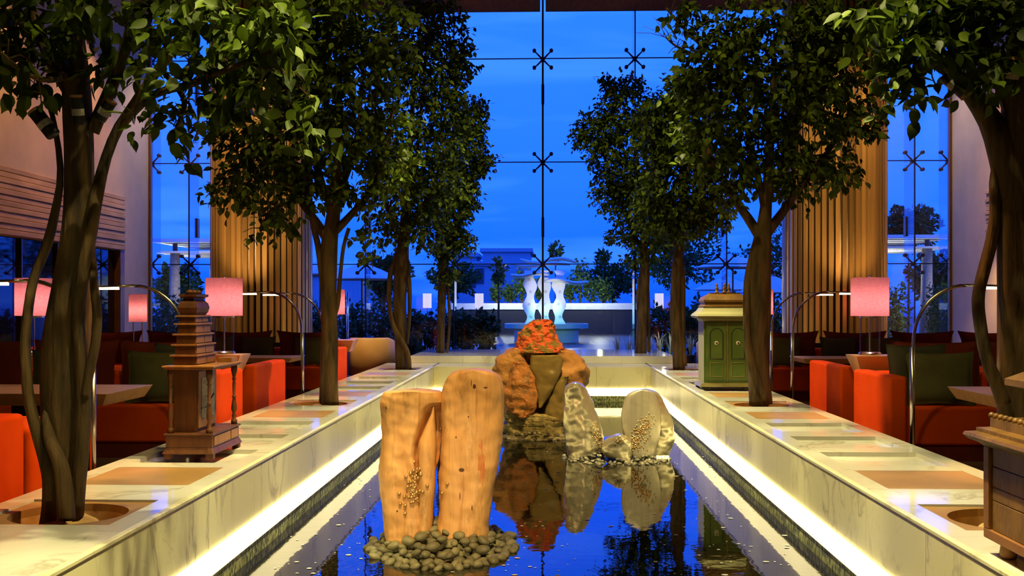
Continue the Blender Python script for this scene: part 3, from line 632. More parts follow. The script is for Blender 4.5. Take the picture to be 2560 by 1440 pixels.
# ------------------------------------------------------------------ lofted sculptures
def loft(rows, Y, depth, n=48, m=60, pw=2.4, amp=0.0, freq=4.0, seed=0, carve=None, dY=None, tilt=0.0):
    """rows: (py, xl, xr) in photo pixels at plane Y; returns MB. depth: m or function of t"""
    q = resample(rows, m); vs = []; fs = []
    for i, (py, xl, xr) in enumerate(q):
        t = i / (m - 1); a = W(xl, py, Y); b = W(xr, py, Y); c = (a + b) / 2; h = (b.x - a.x) / 2
        dp = depth(t) if callable(depth) else depth
        yo = (dY(t) if dY else 0)
        for k in range(n):
            u = 2 * PI * k / n; cu, su = math.cos(u), math.sin(u)
            x = math.copysign(abs(cu) ** (2 / pw), cu) * h; y = math.copysign(abs(su) ** (2 / pw), su) * dp / 2
            p = Vector((c.x + x, Y + yo + y, c.z))
            if amp:
                nn = noise.fractal(p * freq + Vector((seed, 0, 0)), .6, 2.0, 4)
                nv = Vector((cu, su, .25)); p += nv * nn * amp * min(1, (h + .02) / .08)
            if carve and su < 0: p = carve(p, c.x + x, c.z)
            vs.append(p)
    for i in range(m - 1):
        for k in range(n):
            a_, b_ = i * n + k, i * n + (k + 1) % n; fs.append((a_, b_, b_ + n, a_ + n))
    top = len(vs); vs.append(sum((vs[k] for k in range(n)), Vector()) / n); bot = len(vs); vs.append(sum((vs[(m - 1) * n + k] for k in range(n)), Vector()) / n)
    fs += [(k, (k + 1) % n, top) for k in range(n)] + [((m - 1) * n + k, (m - 1) * n + (k + 1) % n, bot) for k in range(n)]
    return MB().add(vs, fs)
def hit(mb, px, py):
    if not hasattr(mb, 'bvh'): mb.bvh = BVHTree.FromPolygons([Vector(v) for v in mb.v], mb.f)
    o = Vector((0, 0, CZ)); d = (W(px, py, 5) - o).normalized(); h = mb.bvh.ray_cast(o, d)
    return h[0], h[1]

YW = 7.05
GL = [(1000, 1100), (1018, 1083), (1040, 1074), (1075, 1058), (1110, 1046), (1140, 1042), (1165, 1046), (1200, 1052), (1260, 1060), (1400, 1066)]
def groove(p, x, z):
    # behind the blade of the shorter slab the body lies back
    px = 1280 + F * (x * math.cos(TH) + YW * math.sin(TH)) / (YW * math.cos(TH) - x * math.sin(TH)); py = 764 - F * (z - CZ) / YW
    if py < 1004: return p
    gx = np.interp(py, [g[0] for g in GL], [g[1] for g in GL]); soft = np.interp(py, [1010, 1090, 1150, 1200], [26, 12, 6, 10])
    u = min(1, max(0, (px - gx + soft) / (soft + 4))); u = u * u * (3 - 2 * u) * min(1, (py - 1004) / 30)
    return p + Vector((0, u * .12, 0))
swl = thing('driftwood_slab', 'shorter pale driftwood slab with carved crescent slit and brass studs, beside the taller slab', 'sculpture', W(1030, 1385, YW))
wb = loft([(975, 1000, 1070), (977, 968, 1098), (983, 957, 1105), (997, 952, 1108), (1020, 950, 1107), (1080, 953, 1102), (1150, 952, 1094), (1200, 953, 1082), (1260, 955, 1076), (1320, 958, 1072), (1360, 966, 1070), (1400, 970, 1068)], YW, .27, 150, 150, 3.0, .016, 3.0, 3, groove)
wb.build('body', 'driftwood', swl, smooth=True)
bl_ = loft([(1016, 1083, 1086), (1035, 1077, 1088), (1060, 1066, 1089), (1085, 1055, 1090), (1110, 1047, 1090), (1150, 1046, 1090), (1200, 1047, 1088), (1280, 1046, 1083), (1340, 1040, 1079), (1400, 1036, 1076)], YW - .065, lambda t: .05 + .12 * min(1, t * 2.2), 48, 70, 2.2, .006, 4, 4)
bl_.build('blade', 'driftwood', swl, smooth=True)
wb2 = MB(); wb2.add(wb.v, wb.f); wb2.add(bl_.v, bl_.f)
swr = thing('driftwood_slab', 'taller pale driftwood slab with rounded top and dark knots, beside the shorter slab', 'sculpture', W(1170, 1372, YW))
wr = loft([(923, 1170, 1200), (926, 1148, 1222), (935, 1128, 1242), (955, 1112, 1256), (985, 1104, 1261), (1030, 1102, 1262), (1090, 1101, 1257), (1150, 1100, 1250), (1200, 1098, 1240), (1260, 1095, 1228), (1320, 1092, 1218), (1385, 1090, 1212)], YW, .29, 110, 110, 2.6, .016, 2.6, 9)
wr.build('body', 'driftwood', swr, smooth=True)
def disc_on(mb, px, py, rx, ry, name, mat, parent, th=.002, n=14, jag=.0):
    """a thin patch (knot, stain) following the surface"""
    vs = []; ctr, nm = hit(mb, px, py)
    if ctr is None: return
    for rr in (.5, 1.0):
        for k in range(n):
            t = 2 * PI * k / n; j = 1 + jag * (random.random() - .5) * 2
            p, q = hit(mb, px + rx * rr * j * math.cos(t), py + ry * rr * j * math.sin(t)); p = p if p is not None else ctr
            vs.append(p + Vector((0, -th, 0)) * (1 if rr < 1 else .3))
    vs.append(ctr + Vector((0, -th, 0)))
    fs = [(k, (k + 1) % n, 2 * n) for k in range(n)] + [(k, k + n, (k + 1) % n + n, (k + 1) % n) for k in range(n)]
    return MB().add(vs, fs).build(name, mat, parent, smooth=True)
for px, py, rx, ry in ((1186, 966, 4, 6), (1154, 1175, 7, 5), (1214, 969, 5, 2), (1171, 1042, 2, 2), (1140, 1093, 1.5, 3), (1180, 1270, 1.2, 7), (1150, 1240, 1.2, 10), (1178, 958, 1, 9)): disc_on(wr, px, py, rx, ry, 'knot', 'knot', swr, .002)
disc_on(wr, 1204, 1160, 9, 48, 'red_stain', 'stain_red', swr, .0015, 22, .35)
for px, py, rx, ry in ((993, 1278, 2, 3), (1068, 1075, 1.5, 3), (965, 1020, 1.5, 4)): disc_on(wb, px, py, rx, ry, 'knot', 'knot', swl, .002)
STUD = MB().ell((0, 0, 0), (.0125, .0125, .0125), 12, 8).mesh('stud', smooth=True); STUD.materials.append(M['brass'])
studs = [(1035, 1155), (1034, 1176), (1044, 1171), (1015, 1192), (1013, 1283), (1013, 1263), (1001, 1259), (1011, 1241), (998, 1234), (1033, 1236), (1057, 1229), (1068, 1214)]
for i in range(44):
    t = random.random(); py = 1172 + 85 * t; c = 1043 - 18 * t if t < .6 else 1036
    studs.append((c + random.gauss(0, 7.5), py))
for px, py in studs[:56]:
    p, q = hit(wb2, px, py)
    if p is not None: link('stud', STUD, None, swl, p + Vector((0, -.004, 0)))
for px, py in ((1118, 1210), (1105, 1232)):
    p, q = hit(wr, px, py); link('stud', STUD, None, swr, p + Vector((0, -.004, 0)))

# pebbles
def pebmesh(seed):
    bm = bmesh.new(); bmesh.ops.create_icosphere(bm, subdivisions=2, radius=1.0)
    for v in bm.verts: v.co *= 1 + .10 * noise.noise(v.co * 1.3 + Vector((seed, 0, 0)))
    me = bpy.data.meshes.new('pebble'); bm.to_mesh(me); bm.free(); me.polygons.foreach_set('use_smooth', [True] * len(me.polygons)); return me
PB = [pebmesh(i * 7) for i in range(4)]
for m_ in PB: m_.materials.append(M['pebble'])
PD = [m_.copy() for m_ in PB]
for m_ in PD: m_.materials[0] = M['pebble_dark']
def bed(label, c, ax, ay, h):
    t = MB().lathe([(0.001, .0), (.99, .0), (1.0, .12), (.9, .35), (.7, .6), (.45, .8), (.2, .95), (0.001, 1.0)], 36, (0, 0, 0))
    t.v = [(c[0] + x * ax, c[1] + y * ay, ZWA - .06 + z * h) for x, y, z in t.v]
    return tag(t.build('pebble_bed', 'pebble_dark', None, smooth=True), label, 'pebble bed')
def pebbles(label, group, c, ax, ay, h, n, r0, r1, meshes, avoid, seed, joined=False):
    rs = random.Random(seed); placed = []; tries = 0
    while len(placed) < n and tries < n * 60:
        tries += 1
        a = rs.random() * 2 * PI; q = math.sqrt(rs.random()) * 1.08; x, y = q * math.cos(a), q * math.sin(a)
        X_, Y_ = c[0] + x * ax, c[1] + y * ay
        if any(x0 < X_ < x1 and y0 < Y_ < y1 for x0, x1, y0, y1 in avoid): continue
        r = r0 + (r1 - r0) * rs.random()
        z = ZWA - .06 + h * max(.0, 1 - q ** 1.7) + r * .55 + (h * .35 if rs.random() < .3 and q < .85 else 0)
        z = max(z, ZWA + r * .2)
        if any((X_ - p[0]) ** 2 + (Y_ - p[1]) ** 2 + (z - p[2]) ** 2 < (.80 * (r + p[3])) ** 2 for p in placed): continue
        placed.append((X_, Y_, z, r))
    if joined:
        mb = MB(); src = [([v.co.copy() for v in m.vertices], [tuple(p.vertices) for p in m.polygons]) for m in meshes]
        for (x, y, z, r) in placed:
            R = Euler((rs.uniform(-.5, .5), rs.uniform(-.5, .5), rs.random() * 6)).to_matrix(); vv, ff = src[rs.randrange(4)]
            mb.add([Vector((x, y, z)) + R @ Vector((v.x * r * 1.18, v.y * r * .9, v.z * r * .68)) for v in vv], ff)
        tag(mb.build('pebble_ring', 'pebble_isle', None, smooth=True), label, 'pebbles', None, 'stuff'); return
    for (x, y, z, r) in placed:
        o = link('pebble', meshes[rs.randrange(4)], None, None, (x, y, z), (rs.uniform(-.5, .5), rs.uniform(-.5, .5), rs.random() * 6), (r * 1.18, r * .9, r * .68))
        tag(o, label, 'pebble', group)
    return placed
wc = W(1108, 764, 7.12)
bed('low dark island of pebbles under the two driftwood slabs', (wc.x, 7.12), .44, .60, .125)
xl, xm, xr = W(960, 764, YW).x, W(1080, 764, YW).x, W(1214, 764, YW).x
pebbles('smooth grey-green pebble heaped round the foot of the driftwood slabs', 'pebbles round the driftwood slabs', (wc.x, 7.12), .45, .62, .145, 285, .026, .042, PB,
        [(W(966, 764, YW).x, W(1074, 764, YW).x, YW - .12, YW + .12), (W(1090, 764, YW).x, xr, YW - .13, YW + .13)], 4)

# rock sculpture
YR = 13.3
rk = thing('rock_sculpture', 'split orange and olive boulder sculpture topped with a red coral-like mound', 'sculpture', W(1340, 1085, YR))
loft([(1050, 1268, 1408), (1056, 1256, 1420), (1068, 1258, 1420), (1085, 1264, 1414), (1100, 1268, 1410)], YR, .62, 40, 16, 2.6, .03, 9, 1).build('base_stone', 'stone_dark', rk, smooth=True)
rb_ = loft([(868, 1296, 1352), (872, 1278, 1366), (885, 1255, 1372), (905, 1238, 1372), (930, 1228, 1370), (950, 1226, 1366), (975, 1240, 1362), (1010, 1254, 1360), (1045, 1258, 1362), (1062, 1268, 1360)], YR + .1, .55, 60, 50, 2.3, .05, 4, 5); rb_.build('boulder', 'stone_tan', rk, smooth=True)
cp = [q for q in (hit(rb_, a, b)[0] for a, b in ((1305, 876), (1311, 888), (1316, 898), (1322, 908), (1328, 920))) if q is not None]
if len(cp) > 2: MB().tube([q + Vector((0, -.002, 0)) for q in cp], [.003] + [.006] * (len(cp) - 2) + [.003], 6).build('crack', 'black', rk)
loft([(872, 1370, 1405), (878, 1362, 1432), (890, 1356, 1448), (910, 1352, 1462), (935, 1350, 1471), (960, 1352, 1470), (975, 1354, 1462), (1000, 1354, 1440), (1040, 1354, 1424), (1060, 1360, 1414)], YR + .12, .55, 60, 50, 2.3, .055, 5, 15).build('boulder', 'stone_tan', rk, smooth=True)
loft([(905, 1283, 1310), (925, 1276, 1328), (950, 1268, 1338), (980, 1262, 1345), (1010, 1262, 1346), (1030, 1272, 1336), (1042, 1290, 1322)], YR - .27, .22, 50, 40, 2.2, .035, 6, 25).build('front_slab', 'stone_orange', rk, smooth=True)
loft([(888, 1330, 1404), (900, 1324, 1406), (930, 1328, 1402), (955, 1334, 1392), (980, 1338, 1378), (1005, 1343, 1364), (1018, 1346, 1354)], YR - .26, .16, 60, 50, 2.8, .022, 3.4, 35).build('wedge_stone', 'stone_olive', rk, smooth=True)
loft([(940, 1404, 1420), (960, 1388, 1416), (985, 1374, 1414), (1010, 1364, 1414), (1030, 1360, 1412), (1050, 1362, 1408)], YR - .2, .2, 44, 36, 2.6, .02, 5, 45).build('front_slab', 'stone_olive', rk, smooth=True)
loft([(1022, 1275, 1300), (1030, 1264, 1340), (1042, 1262, 1410), (1052, 1266, 1412), (1062, 1280, 1400)], YR - .18, .3, 44, 24, 2.6, .03, 9, 55).build('rubble_ledge', 'stone_dark', rk, smooth=True)
loft([(798, 1345, 1366), (802, 1334, 1376), (812, 1318, 1384), (830, 1302, 1388), (850, 1293, 1396), (868, 1288, 1408), (880, 1290, 1410)], YR + .02, lambda t: .25 + .33 * t, 80, 70, 2.2, .034, 17, 65).build('coral_mound', 'coral', rk, smooth=True)
rc = W(1338, 764, YR)
bed('low dark island of pebbles under the split boulder sculpture', (rc.x, YR), .42, .5, .10)
pebbles('small dark wet pebbles ringing the foot of the split boulder sculpture', 'pebbles round the boulder sculpture', (rc.x, YR - .1), .43, .55, .10, 130, .022, .035, PD, [(rc.x - .33, rc.x + .33, YR - .28, YR + .9)], 5, True)

# silver sculptures
YM = 11.3
bead = lambda mb, lst, parent, r=.0075: tag(sum_beads(mb, lst, r).build('bead_cluster', 'brass', parent, smooth=True), kind='stuff')
def sum_beads(mb, lst, r):
    o = MB()
    for px, py in lst:
        p, q = hit(mb, px, py)
        if p is not None: o.ell(p + Vector((0, -r * .4, 0)), (r, r, r), 7, 5)
    return o
def chrome_mat(): pass
s1 = thing('silver_sculpture', 'tall tapering hammered silver form with a knobbly face, standing in the pool', 'sculpture', W(1450, 1142, YM), 'silver forms in the pool')
m1 = loft([(956, 1432, 1444), (959, 1424, 1454), (967, 1416, 1463), (982, 1413, 1472), (1010, 1411, 1484), (1050, 1412, 1497), (1090, 1414, 1510), (1120, 1416, 1506), (1140, 1420, 1490), (1150, 1424, 1480)], YM, .24, 80, 80, 2.2, .02, 2.8, 2)
m1.build('body', 'silver', s1, smooth=True)
bead(m1, [(1496 + random.gauss(0, 6), 1095 + random.gauss(0, 9)) for _ in range(50)] + [(1484 + random.gauss(0, 4), 1072 + random.gauss(0, 12)) for _ in range(14)], s1)
s2 = thing('silver_sculpture', 'small low silver half-shell between the two tall silver forms', 'sculpture', W(1545, 1152, YM), 'silver forms in the pool')
m2 = loft([(1086, 1540, 1556), (1092, 1524, 1570), (1104, 1510, 1578), (1118, 1503, 1580), (1132, 1506, 1580), (1142, 1518, 1579), (1150, 1548, 1578), (1154, 1562, 1577)], YM - .22, .2, 50, 40, 2.2, .012, 6, 12)
m2.build('body', 'silver', s2, smooth=True)
bead(m2, [(1545 + random.gauss(0, 16), 1097 + random.gauss(0, 5)) for _ in range(40)], s2, .006)
s3 = thing('silver_sculpture', 'broad silver form with flat oval face and gold beads, standing in the pool', 'sculpture', W(1620, 1142, YM), 'silver forms in the pool')
m3 = loft([(975, 1592, 1618), (979, 1580, 1630), (990, 1566, 1640), (1010, 1558, 1648), (1040, 1553, 1652), (1070, 1555, 1652), (1100, 1562, 1648), (1125, 1572, 1642), (1145, 1582, 1636)], YM - .08, .12, 70, 70, 2.6, .004, 4, 22)
m3.build('face', 'silver_face', s3, smooth=True)
loft([(974, 1604, 1626), (980, 1600, 1642), (992, 1602, 1654), (1015, 1605, 1666), (1045, 1606, 1678), (1070, 1608, 1684), (1100, 1606, 1683), (1125, 1604, 1676), (1148, 1604, 1664)], YM + .08, .26, 70, 70, 2.2, .018, 3, 32).build('body', 'silver', s3, smooth=True)
bl = []
while len(bl) < 210:
    t = random.random(); px = 1622 - 42 * t + random.gauss(0, 8 + 6 * t); py = 1048 + 72 * t + random.gauss(0, 7)
    bl.append((px, py))
bead(m3, bl, s3)
mc = W(1542, 764, YM)
bed('low dark island of pebbles under the three silver forms', (mc.x, YM), .50, .42, .085)
pebbles('small dark wet pebbles lying round the silver forms', 'pebbles round the silver forms', (mc.x, YM - .06), .52, .48, .09, 170, .018, .029, PD, [(W(1415, 764, YM).x, W(1495, 764, YM).x, YM - .1, YM + .12), (W(1575, 764, YM).x, W(1680, 764, YM).x, YM - .12, YM + .2), (W(1508, 764, YM).x, W(1580, 764, YM).x, YM - .32, YM - .1)], 6, True)
lc = W(1655, 1149, YM - .15); lt = thing('pool_light', 'short pale ribbed cylinder lying among the pebbles by the beaded silver form', 'light fitting', lc)
MB().tube([lc + Vector((-.06, 0, 0)), lc + Vector((.07, 0, 0))], .042, 14).build('glass_body', 'bone', lt)
for k in range(4): MB().tube([lc + Vector((-.045 + k * .032, 0, 0)), lc + Vector((-.037 + k * .032, 0, 0))], .046, 14).build('rib', 'green_pale', lt)
MB().tube([lc + Vector((-.085, 0, 0)), lc + Vector((-.06, 0, 0))], .045, 14).build('end_cap', 'black', lt)

# ------------------------------------------------------------------ cabinets on the marble rim
def turned(c, z0, z1, r):
    h = z1 - z0
    prof = [(r * 1.3, 0), (r * 1.3, h * .07), (r * .7, h * .09), (r, h * .14), (r * .65, h * .18), (r * 1.25, h * .26), (r * .9, h * .38), (r * .6, h * .44), (r * 1.05, h * .46), (r * .6, h * .48), (r * .75, h * .68), (r * .55, h * .74), (r, h * .76), (r * .6, h * .79), (r * 1.0, h * .86), (r * 1.3, h * .9), (r * 1.3, h)]
    return MB().lathe(prof, 12, (c[0], c[1], z0))
X0, X1_, YA, YB = -2.47, -2.165, 7.0, 7.62
pg = thing('pagoda_cabinet', 'stepped pagoda-like antique wooden cabinet in an open turned-post frame on the marble rim', 'cabinet', ((X0 + X1_) / 2, 7.33, ZR))
MB().frust(X0 - .02, X1_ + .02, YA - .02, YB + .02, ZR + .035, X0, X1_, YA, YB, ZR + .075).box(X0, X1_, YA, YB, ZR + .075, ZR + .155).box(X0 - .012, X1_ + .012, YA - .012, YB + .012, ZR + .155, ZR + .168).build('plinth', 'old_wood', pg, bevel=.004)
for x in (X0 - .01, X1_ - .04):
    for y in (YA - .01, YB - .04): MB().box(x, x + .05, y, y + .05, ZR + .002, ZR + .04).build('foot', 'old_wood', pg, bevel=.004)
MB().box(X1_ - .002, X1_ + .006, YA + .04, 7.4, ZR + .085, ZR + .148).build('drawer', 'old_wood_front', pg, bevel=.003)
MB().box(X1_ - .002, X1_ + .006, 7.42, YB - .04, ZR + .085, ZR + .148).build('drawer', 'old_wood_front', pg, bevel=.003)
ZT = CZ - (921 - 764) / F * 7.0
for x in (X0 + .025, X1_ - .025):
    for y in (YA + .025, YB - .03): turned((x, y), ZR + .168, ZT - .012, .017).build('post', 'old_wood', pg, smooth=True)
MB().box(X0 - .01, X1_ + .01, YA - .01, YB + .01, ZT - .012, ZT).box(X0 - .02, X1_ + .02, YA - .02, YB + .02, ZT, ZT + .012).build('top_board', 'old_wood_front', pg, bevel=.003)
ax0, ax1, ay0, ay1 = -2.445, -2.295, YA + .08, YA + .50
MB().box(ax0, ax1, ay0, ay1, ZR + .168, ZT - .012).build('tower', 'old_wood', pg, bevel=.004)
MB().box(ax1, ax1 + .012, ay0 + .02, ay1 - .02, ZR + .19, ZT - .03).build('door_frame', 'worn_frame', pg, bevel=.003)
dp = MB().box(ax1 + .008, ax1 + .015, ay0 + .075, ay1 - .07, ZR + .25, ZT - .075).build('door', 'panel_green', pg)
MB().tube([(ax1 + .02, ay0 + .04, .62), (ax1 + .05, ay0 + .06, .63), (ax1 + .025, ay0 + .3, .70)], .005, 6).build('latch', 'black', dp)
MB().box(X1_ - .11, X1_ - .01, YB - .15, YB, ZT + .012, ZT + .045).build('back_board', 'old_wood_front', pg, bevel=.003)
z = ZT + .012; n5 = 5
for i in range(n5):
    k = i / 5; a0 = ax0 + .028 * k; a1 = ax1 - .03 * k; b0 = ay0 + .05 * k; b1 = ay1 - .07 * k * 1.6
    h = .069 if i < 4 else .052
    tr = MB().box(a0, a1, b0, b1, z, z + h - .012).build('tier', 'old_wood', pg, bevel=.003)
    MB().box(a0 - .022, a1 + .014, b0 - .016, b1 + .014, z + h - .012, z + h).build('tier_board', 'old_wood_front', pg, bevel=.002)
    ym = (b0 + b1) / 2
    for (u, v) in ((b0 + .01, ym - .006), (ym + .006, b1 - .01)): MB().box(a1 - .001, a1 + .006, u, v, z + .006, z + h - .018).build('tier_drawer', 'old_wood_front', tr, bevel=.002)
    z += h
a0, a1, b0, b1 = ax0 + .03, ax1 - .03, ay0 + .07, ay1 - .12; zc = z
prof = [(.0, 0), (.012, .02), (.02, .05), (.012, .08), (-.008, .10), (-.012, .115), (.014, .125), (.014, .14)]
ck = MB()
for (o0, h0), (o1, h1) in zip(prof[:-1], prof[1:]): ck.frust(a0 - o0, a1 + o0, b0 - o0, b1 + o0, z + h0, a0 - o1, a1 + o1, b0 - o1, b1 + o1, z + h1)
ck.build('crown', 'old_wood', pg)
for (u, v) in ((b0 + .03, 0), (b1 - .03, 0), ((b0 + b1) / 2, 0)): MB().ell(((a0 + a1) / 2, u, z + .152), (.03, .03, .02), 10, 6).build('crest', 'old_wood', pg, smooth=True)

# green painted cabinet
YC = 13.08; gx0 = W(1759, 764, YC).x; gx1 = W(1876, 764, YC).x; gy0, gy1 = YC, YC + .46
gz = lambda py: CZ - (py - 764) * YC / F
gc = thing('green_cabinet', 'green painted cabinet with arched double doors, domed top and three finials', 'cabinet', ((gx0 + gx1) / 2, YC + .23, ZR))
for x in (gx0 - .03, gx1 - .08):
    for y in (gy0 - .03, gy1 - .08): MB().box(x, x + .11, y, y + .11, ZR + .002, gz(966)).build('foot', 'black', gc, bevel=.004)
MB().frust(gx0 - .05, gx1 + .05, gy0 - .04, gy1 + .03, gz(966), gx0 - .02, gx1 + .02, gy0 - .02, gy1 + .02, gz(956)).build('plinth', 'olive_paint', gc, bevel=.004)
MB().box(gx0, gx1, gy0, gy1, gz(957), gz(800)).build('carcass', 'green_pale', gc, bevel=.006)
MB().box(gx0 + .005, gx1 - .005, gy0 - .006, gy0 + .001, gz(957), gz(803)).build('front_frame', 'green_paint', gc)
xm_ = (gx0 + gx1) / 2
for (u, v) in ((gx0 + .03, xm_ - .008), (xm_ + .008, gx1 - .03)):
    d = MB().box(u, v, gy0 - .022, gy0 - .004, gz(948), gz(806)).build('door', 'green_paint', gc, bevel=.004)
    cx_ = (u + v) / 2; hw = (v - u) / 2 - .045; zt, zb_ = gz(836), gz(896)
    arc = [(cx_ + hw * math.cos(PI * k / 14), zt + hw * math.sin(PI * k / 14)) for k in range(15)]
    MB().prism([(cx_ - hw, zb_), (cx_ + hw, zb_)] + arc, 'y', gy0 - .026, gy0 - .02).build('arched_panel', 'green_paint', d, bevel=.003)
    MB().tube([(p[0], gy0 - .024, p[1]) for p in [(cx_ + hw, zb_)] + arc + [(cx_ - hw, zb_), (cx_ + hw, zb_)]], .006, 6).build('panel_bead', 'black', d)
    zz0, zz1 = gz(940), gz(906)
    MB().tube([(cx_ - hw, gy0 - .023, zz0), (cx_ + hw, gy0 - .023, zz0), (cx_ + hw, gy0 - .023, zz1), (cx_ - hw, gy0 - .023, zz1), (cx_ - hw, gy0 - .023, zz0)], .007, 6).build('panel_bead', 'olive_paint', d)
    kb = MB().lathe([(.004, 0), (.012, .004), (.012, .01), (.003, .016)], 10, (0, 0, 0)); kb.v = [(cx_ + x, gy0 - .03 - z_, gz(857) + y) for x, y, z_ in kb.v]
    ko = kb.build('knob', 'knot', d, smooth=True)
    fl = MB()
    for k in range(8):
        t = 2 * PI * k / 8; fl.ell((cx_ + .017 * math.cos(t), gy0 - .028, gz(857) + .017 * math.sin(t)), (.0095, .006, .0095), 8, 5)
    tag(fl.build('rosette', 'bone', d, smooth=True), 'white flower-shaped rosette')
MB().box(xm_ - .007, xm_ + .007, gy0 - .028, gy0, gz(950), gz(805)).build('astragal', 'worn_frame', gc)
def tier_prof(prof, name, mat):
    mb = MB()
    for (o0, h0), (o1, h1) in zip(prof[:-1], prof[1:]): mb.frust(gx0 - o0, gx1 + o0, gy0 - o0, gy1 + o0, h0, gx0 - o1, gx1 + o1, gy0 - o1, gy1 + o1, h1)
    return mb.build(name, mat, gc)
tier_prof([(.005, gz(803)), (.02, gz(797)), (.075, gz(794)), (.085, gz(790))], 'cornice', 'olive_paint')
tier_prof([(.085, gz(790)), (.07, gz(785)), (.03, gz(779)), (.01, gz(773)), (.0, gz(769))], 'flared_roof', 'green_pale')
tier_prof([(-.01, gz(769)), (.005, gz(766)), (-.015, gz(763)), (-.02, gz(757)), (-.005, gz(755)), (-.005, gz(750)), (-.03, gz(742)), (-.08, gz(737)), (-.1, gz(735)), (-.1, gz(732))], 'domed_top', 'worn_wood')
for px in (1792, 1808, 1822):
    fx = W(px, 764, YC + .2).x
    MB().lathe([(.028, 0), (.026, .02), (.012, .03), (.022, .055), (.024, .065), (.01, .082), (.014, .095), (.012, .108), (.002, .125)], 12, (fx, YC + .2 if px != 1808 else YC + .12, gz(733))).build('finial', 'worn_wood', gc, smooth=True)

# worn brown cabinet close to the camera
bx0, by1 = 1.77, 4.46; by0 = 3.2; bx1 = 2.35
bzt = CZ - (1112 - 764) / F * 4.42
bc = thing('brown_cabinet', 'worn brown antique cabinet with panelled side and dentil roof on the marble rim', 'cabinet', (2.05, 3.85, ZR))
for y in (by0 + .03, by1 - .15):
    for x in (bx0 + .03, bx1 - .1): MB().lathe([(.028, 0), (.034, .02), (.03, .05), (.036, .07)], 12, (x + .03, y + .05, ZR + .002)).build('foot', 'worn_frame', bc, smooth=True)
zb0 = ZR + .065
MB().box(bx0 + .03, bx1 - .03, by0 + .03, by1 - .03, zb0 + .02, bzt).build('carcass', 'worn_wood', bc)
MB().box(bx0, bx1, by0, by1, zb0, zb0 + .04).build('bottom_rail', 'worn_frame', bc, bevel=.005)
for y in (by0, 3.98, by1 - .05): 
    MB().box(bx0, bx0 + .045, y, y + .05, zb0 + .04, bzt).build('stile', 'worn_frame', bc, bevel=.004)
    MB().box(bx1 - .045, bx1, y, y + .05, zb0 + .04, bzt).build('stile', 'worn_frame', bc, bevel=.004)
hs = [zb0 + .04, zb0 + .04 + (bzt - zb0 - .04) * .36, zb0 + .04 + (bzt - zb0 - .04) * .52, zb0 + .04 + (bzt - zb0 - .04) * .77, bzt]
for a, b in zip(hs[:-1], hs[1:]): MB().box(bx0 + .012, bx0 + .03, 4.03, by1 - .062, a + .001, b - .001).build('side_panel', 'worn_wood', bc, bevel=.003)
MB().box(bx0 + .008, bx0 + .03, by0 + .05, 3.98, zb0 + .04, bzt).build('recess_shade', 'black', bc)  # black panel paints the shade inside the cabinet opening
co = MB()
prof = [(.0, 0), (.012, .012), (.045, .025), (.06, .04), (.055, .052), (.02, .058), (.02, .072), (-.02, .078), (-.02, .115)]
for (o0, h0), (o1, h1) in zip(prof[:-1], prof[1:]): co.frust(bx0 - o0, bx1 + o0, by0 - o0, by1 + o0, bzt + h0, bx0 - o1, bx1 + o1, by0 - o1, by1 + o1, bzt + h1)
co.build('cornice', 'worn_wood', bc)
for k in range(13):
    y = by1 - .01 - k * .045
    MB().ell((bx0 + .03, y, bzt + .122), (.014, .014, .014), 8, 6).build('gallery_knob', 'worn_wood', bc, smooth=True)
ux0, ux1, uy0, uy1 = bx0 + .16, bx1 - .1, by0 + .15, by1 - .16
MB().box(ux0, ux1, uy0, uy1, bzt + .078, bzt + .24).build('upper_box', 'worn_wood', bc, bevel=.005)
for k in range(12): MB().box(ux0 - .03, ux0, uy1 - .02 - k * .05, uy1 - k * .05, bzt + .205, bzt + .23).build('dentil', 'worn_wood', bc)
ro = MB()
for (o0, h0), (o1, h1) in (((.02, .23), (.10, .25)), ((.10, .25), (.10, .275)), ((.10, .275), (.02, .32)), ((.02, .32), (-.08, .36))): ro.frust(ux0 - o0, ux1 + o0, uy0 - o0, uy1 + o0, bzt + h0, ux0 - o1, ux1 + o1, uy0 - o1, uy1 + o1, bzt + h1)
ro.build('roof', 'worn_wood', bc)

# ------------------------------------------------------------------ lounge furniture (same on both banks of the pool)
BANK = {-1: 'pagoda cabinet bank', 1: 'green cabinet bank'}
def cushion(name, label, c, w_, h_, t_, mat, tilt=.25, rz=0.0, group=None, ear=.10):
    """puffy square cushion standing on its lower edge; c = middle of that edge"""
    n = 14; vs = []; fs = []
    for side in (-1, 1):
        for i in range(n + 1):
            for j in range(n + 1):
                u, v = 2 * i / n - 1, 2 * j / n - 1
                e = (1 - abs(u) ** 2.6) * (1 - abs(v) ** 2.6); pin = 1 - ear * (1 - u * u if abs(v) > .5 else 0) * max(0, abs(v) - .5) * 2 * .9
                pu = 1 - ear * (1 - v * v) * max(0, abs(u) - .5) * 2 * .9
                vs.append((u * w_ / 2 * pu, side * t_ / 2 * (max(e, 0) ** .55) , v * h_ / 2 * pin))
    N = (n + 1) ** 2
    for s_ in range(2):
        for i in range(n):
            for j in range(n):
                a = s_ * N + i * (n + 1) + j; fs.append((a, a + 1, a + n + 2, a + n + 1) if s_ else (a, a + n + 1, a + n + 2, a + 1))
    R = Euler((-tilt, 0, rz)).to_matrix(); o_ = Vector(c) + R @ Vector((0, 0, h_ / 2 * .985))
    mb = MB().add([o_ + R @ Vector(v) for v in vs], fs)
    o = mb.build(name, mat, None, smooth=True)
    bm = bmesh.new(); bm.from_mesh(o.data); bmesh.ops.remove_doubles(bm, verts=bm.verts, dist=.0005); bm.to_mesh(o.data); bm.free()
    return tag(o, label, 'cushion', group)

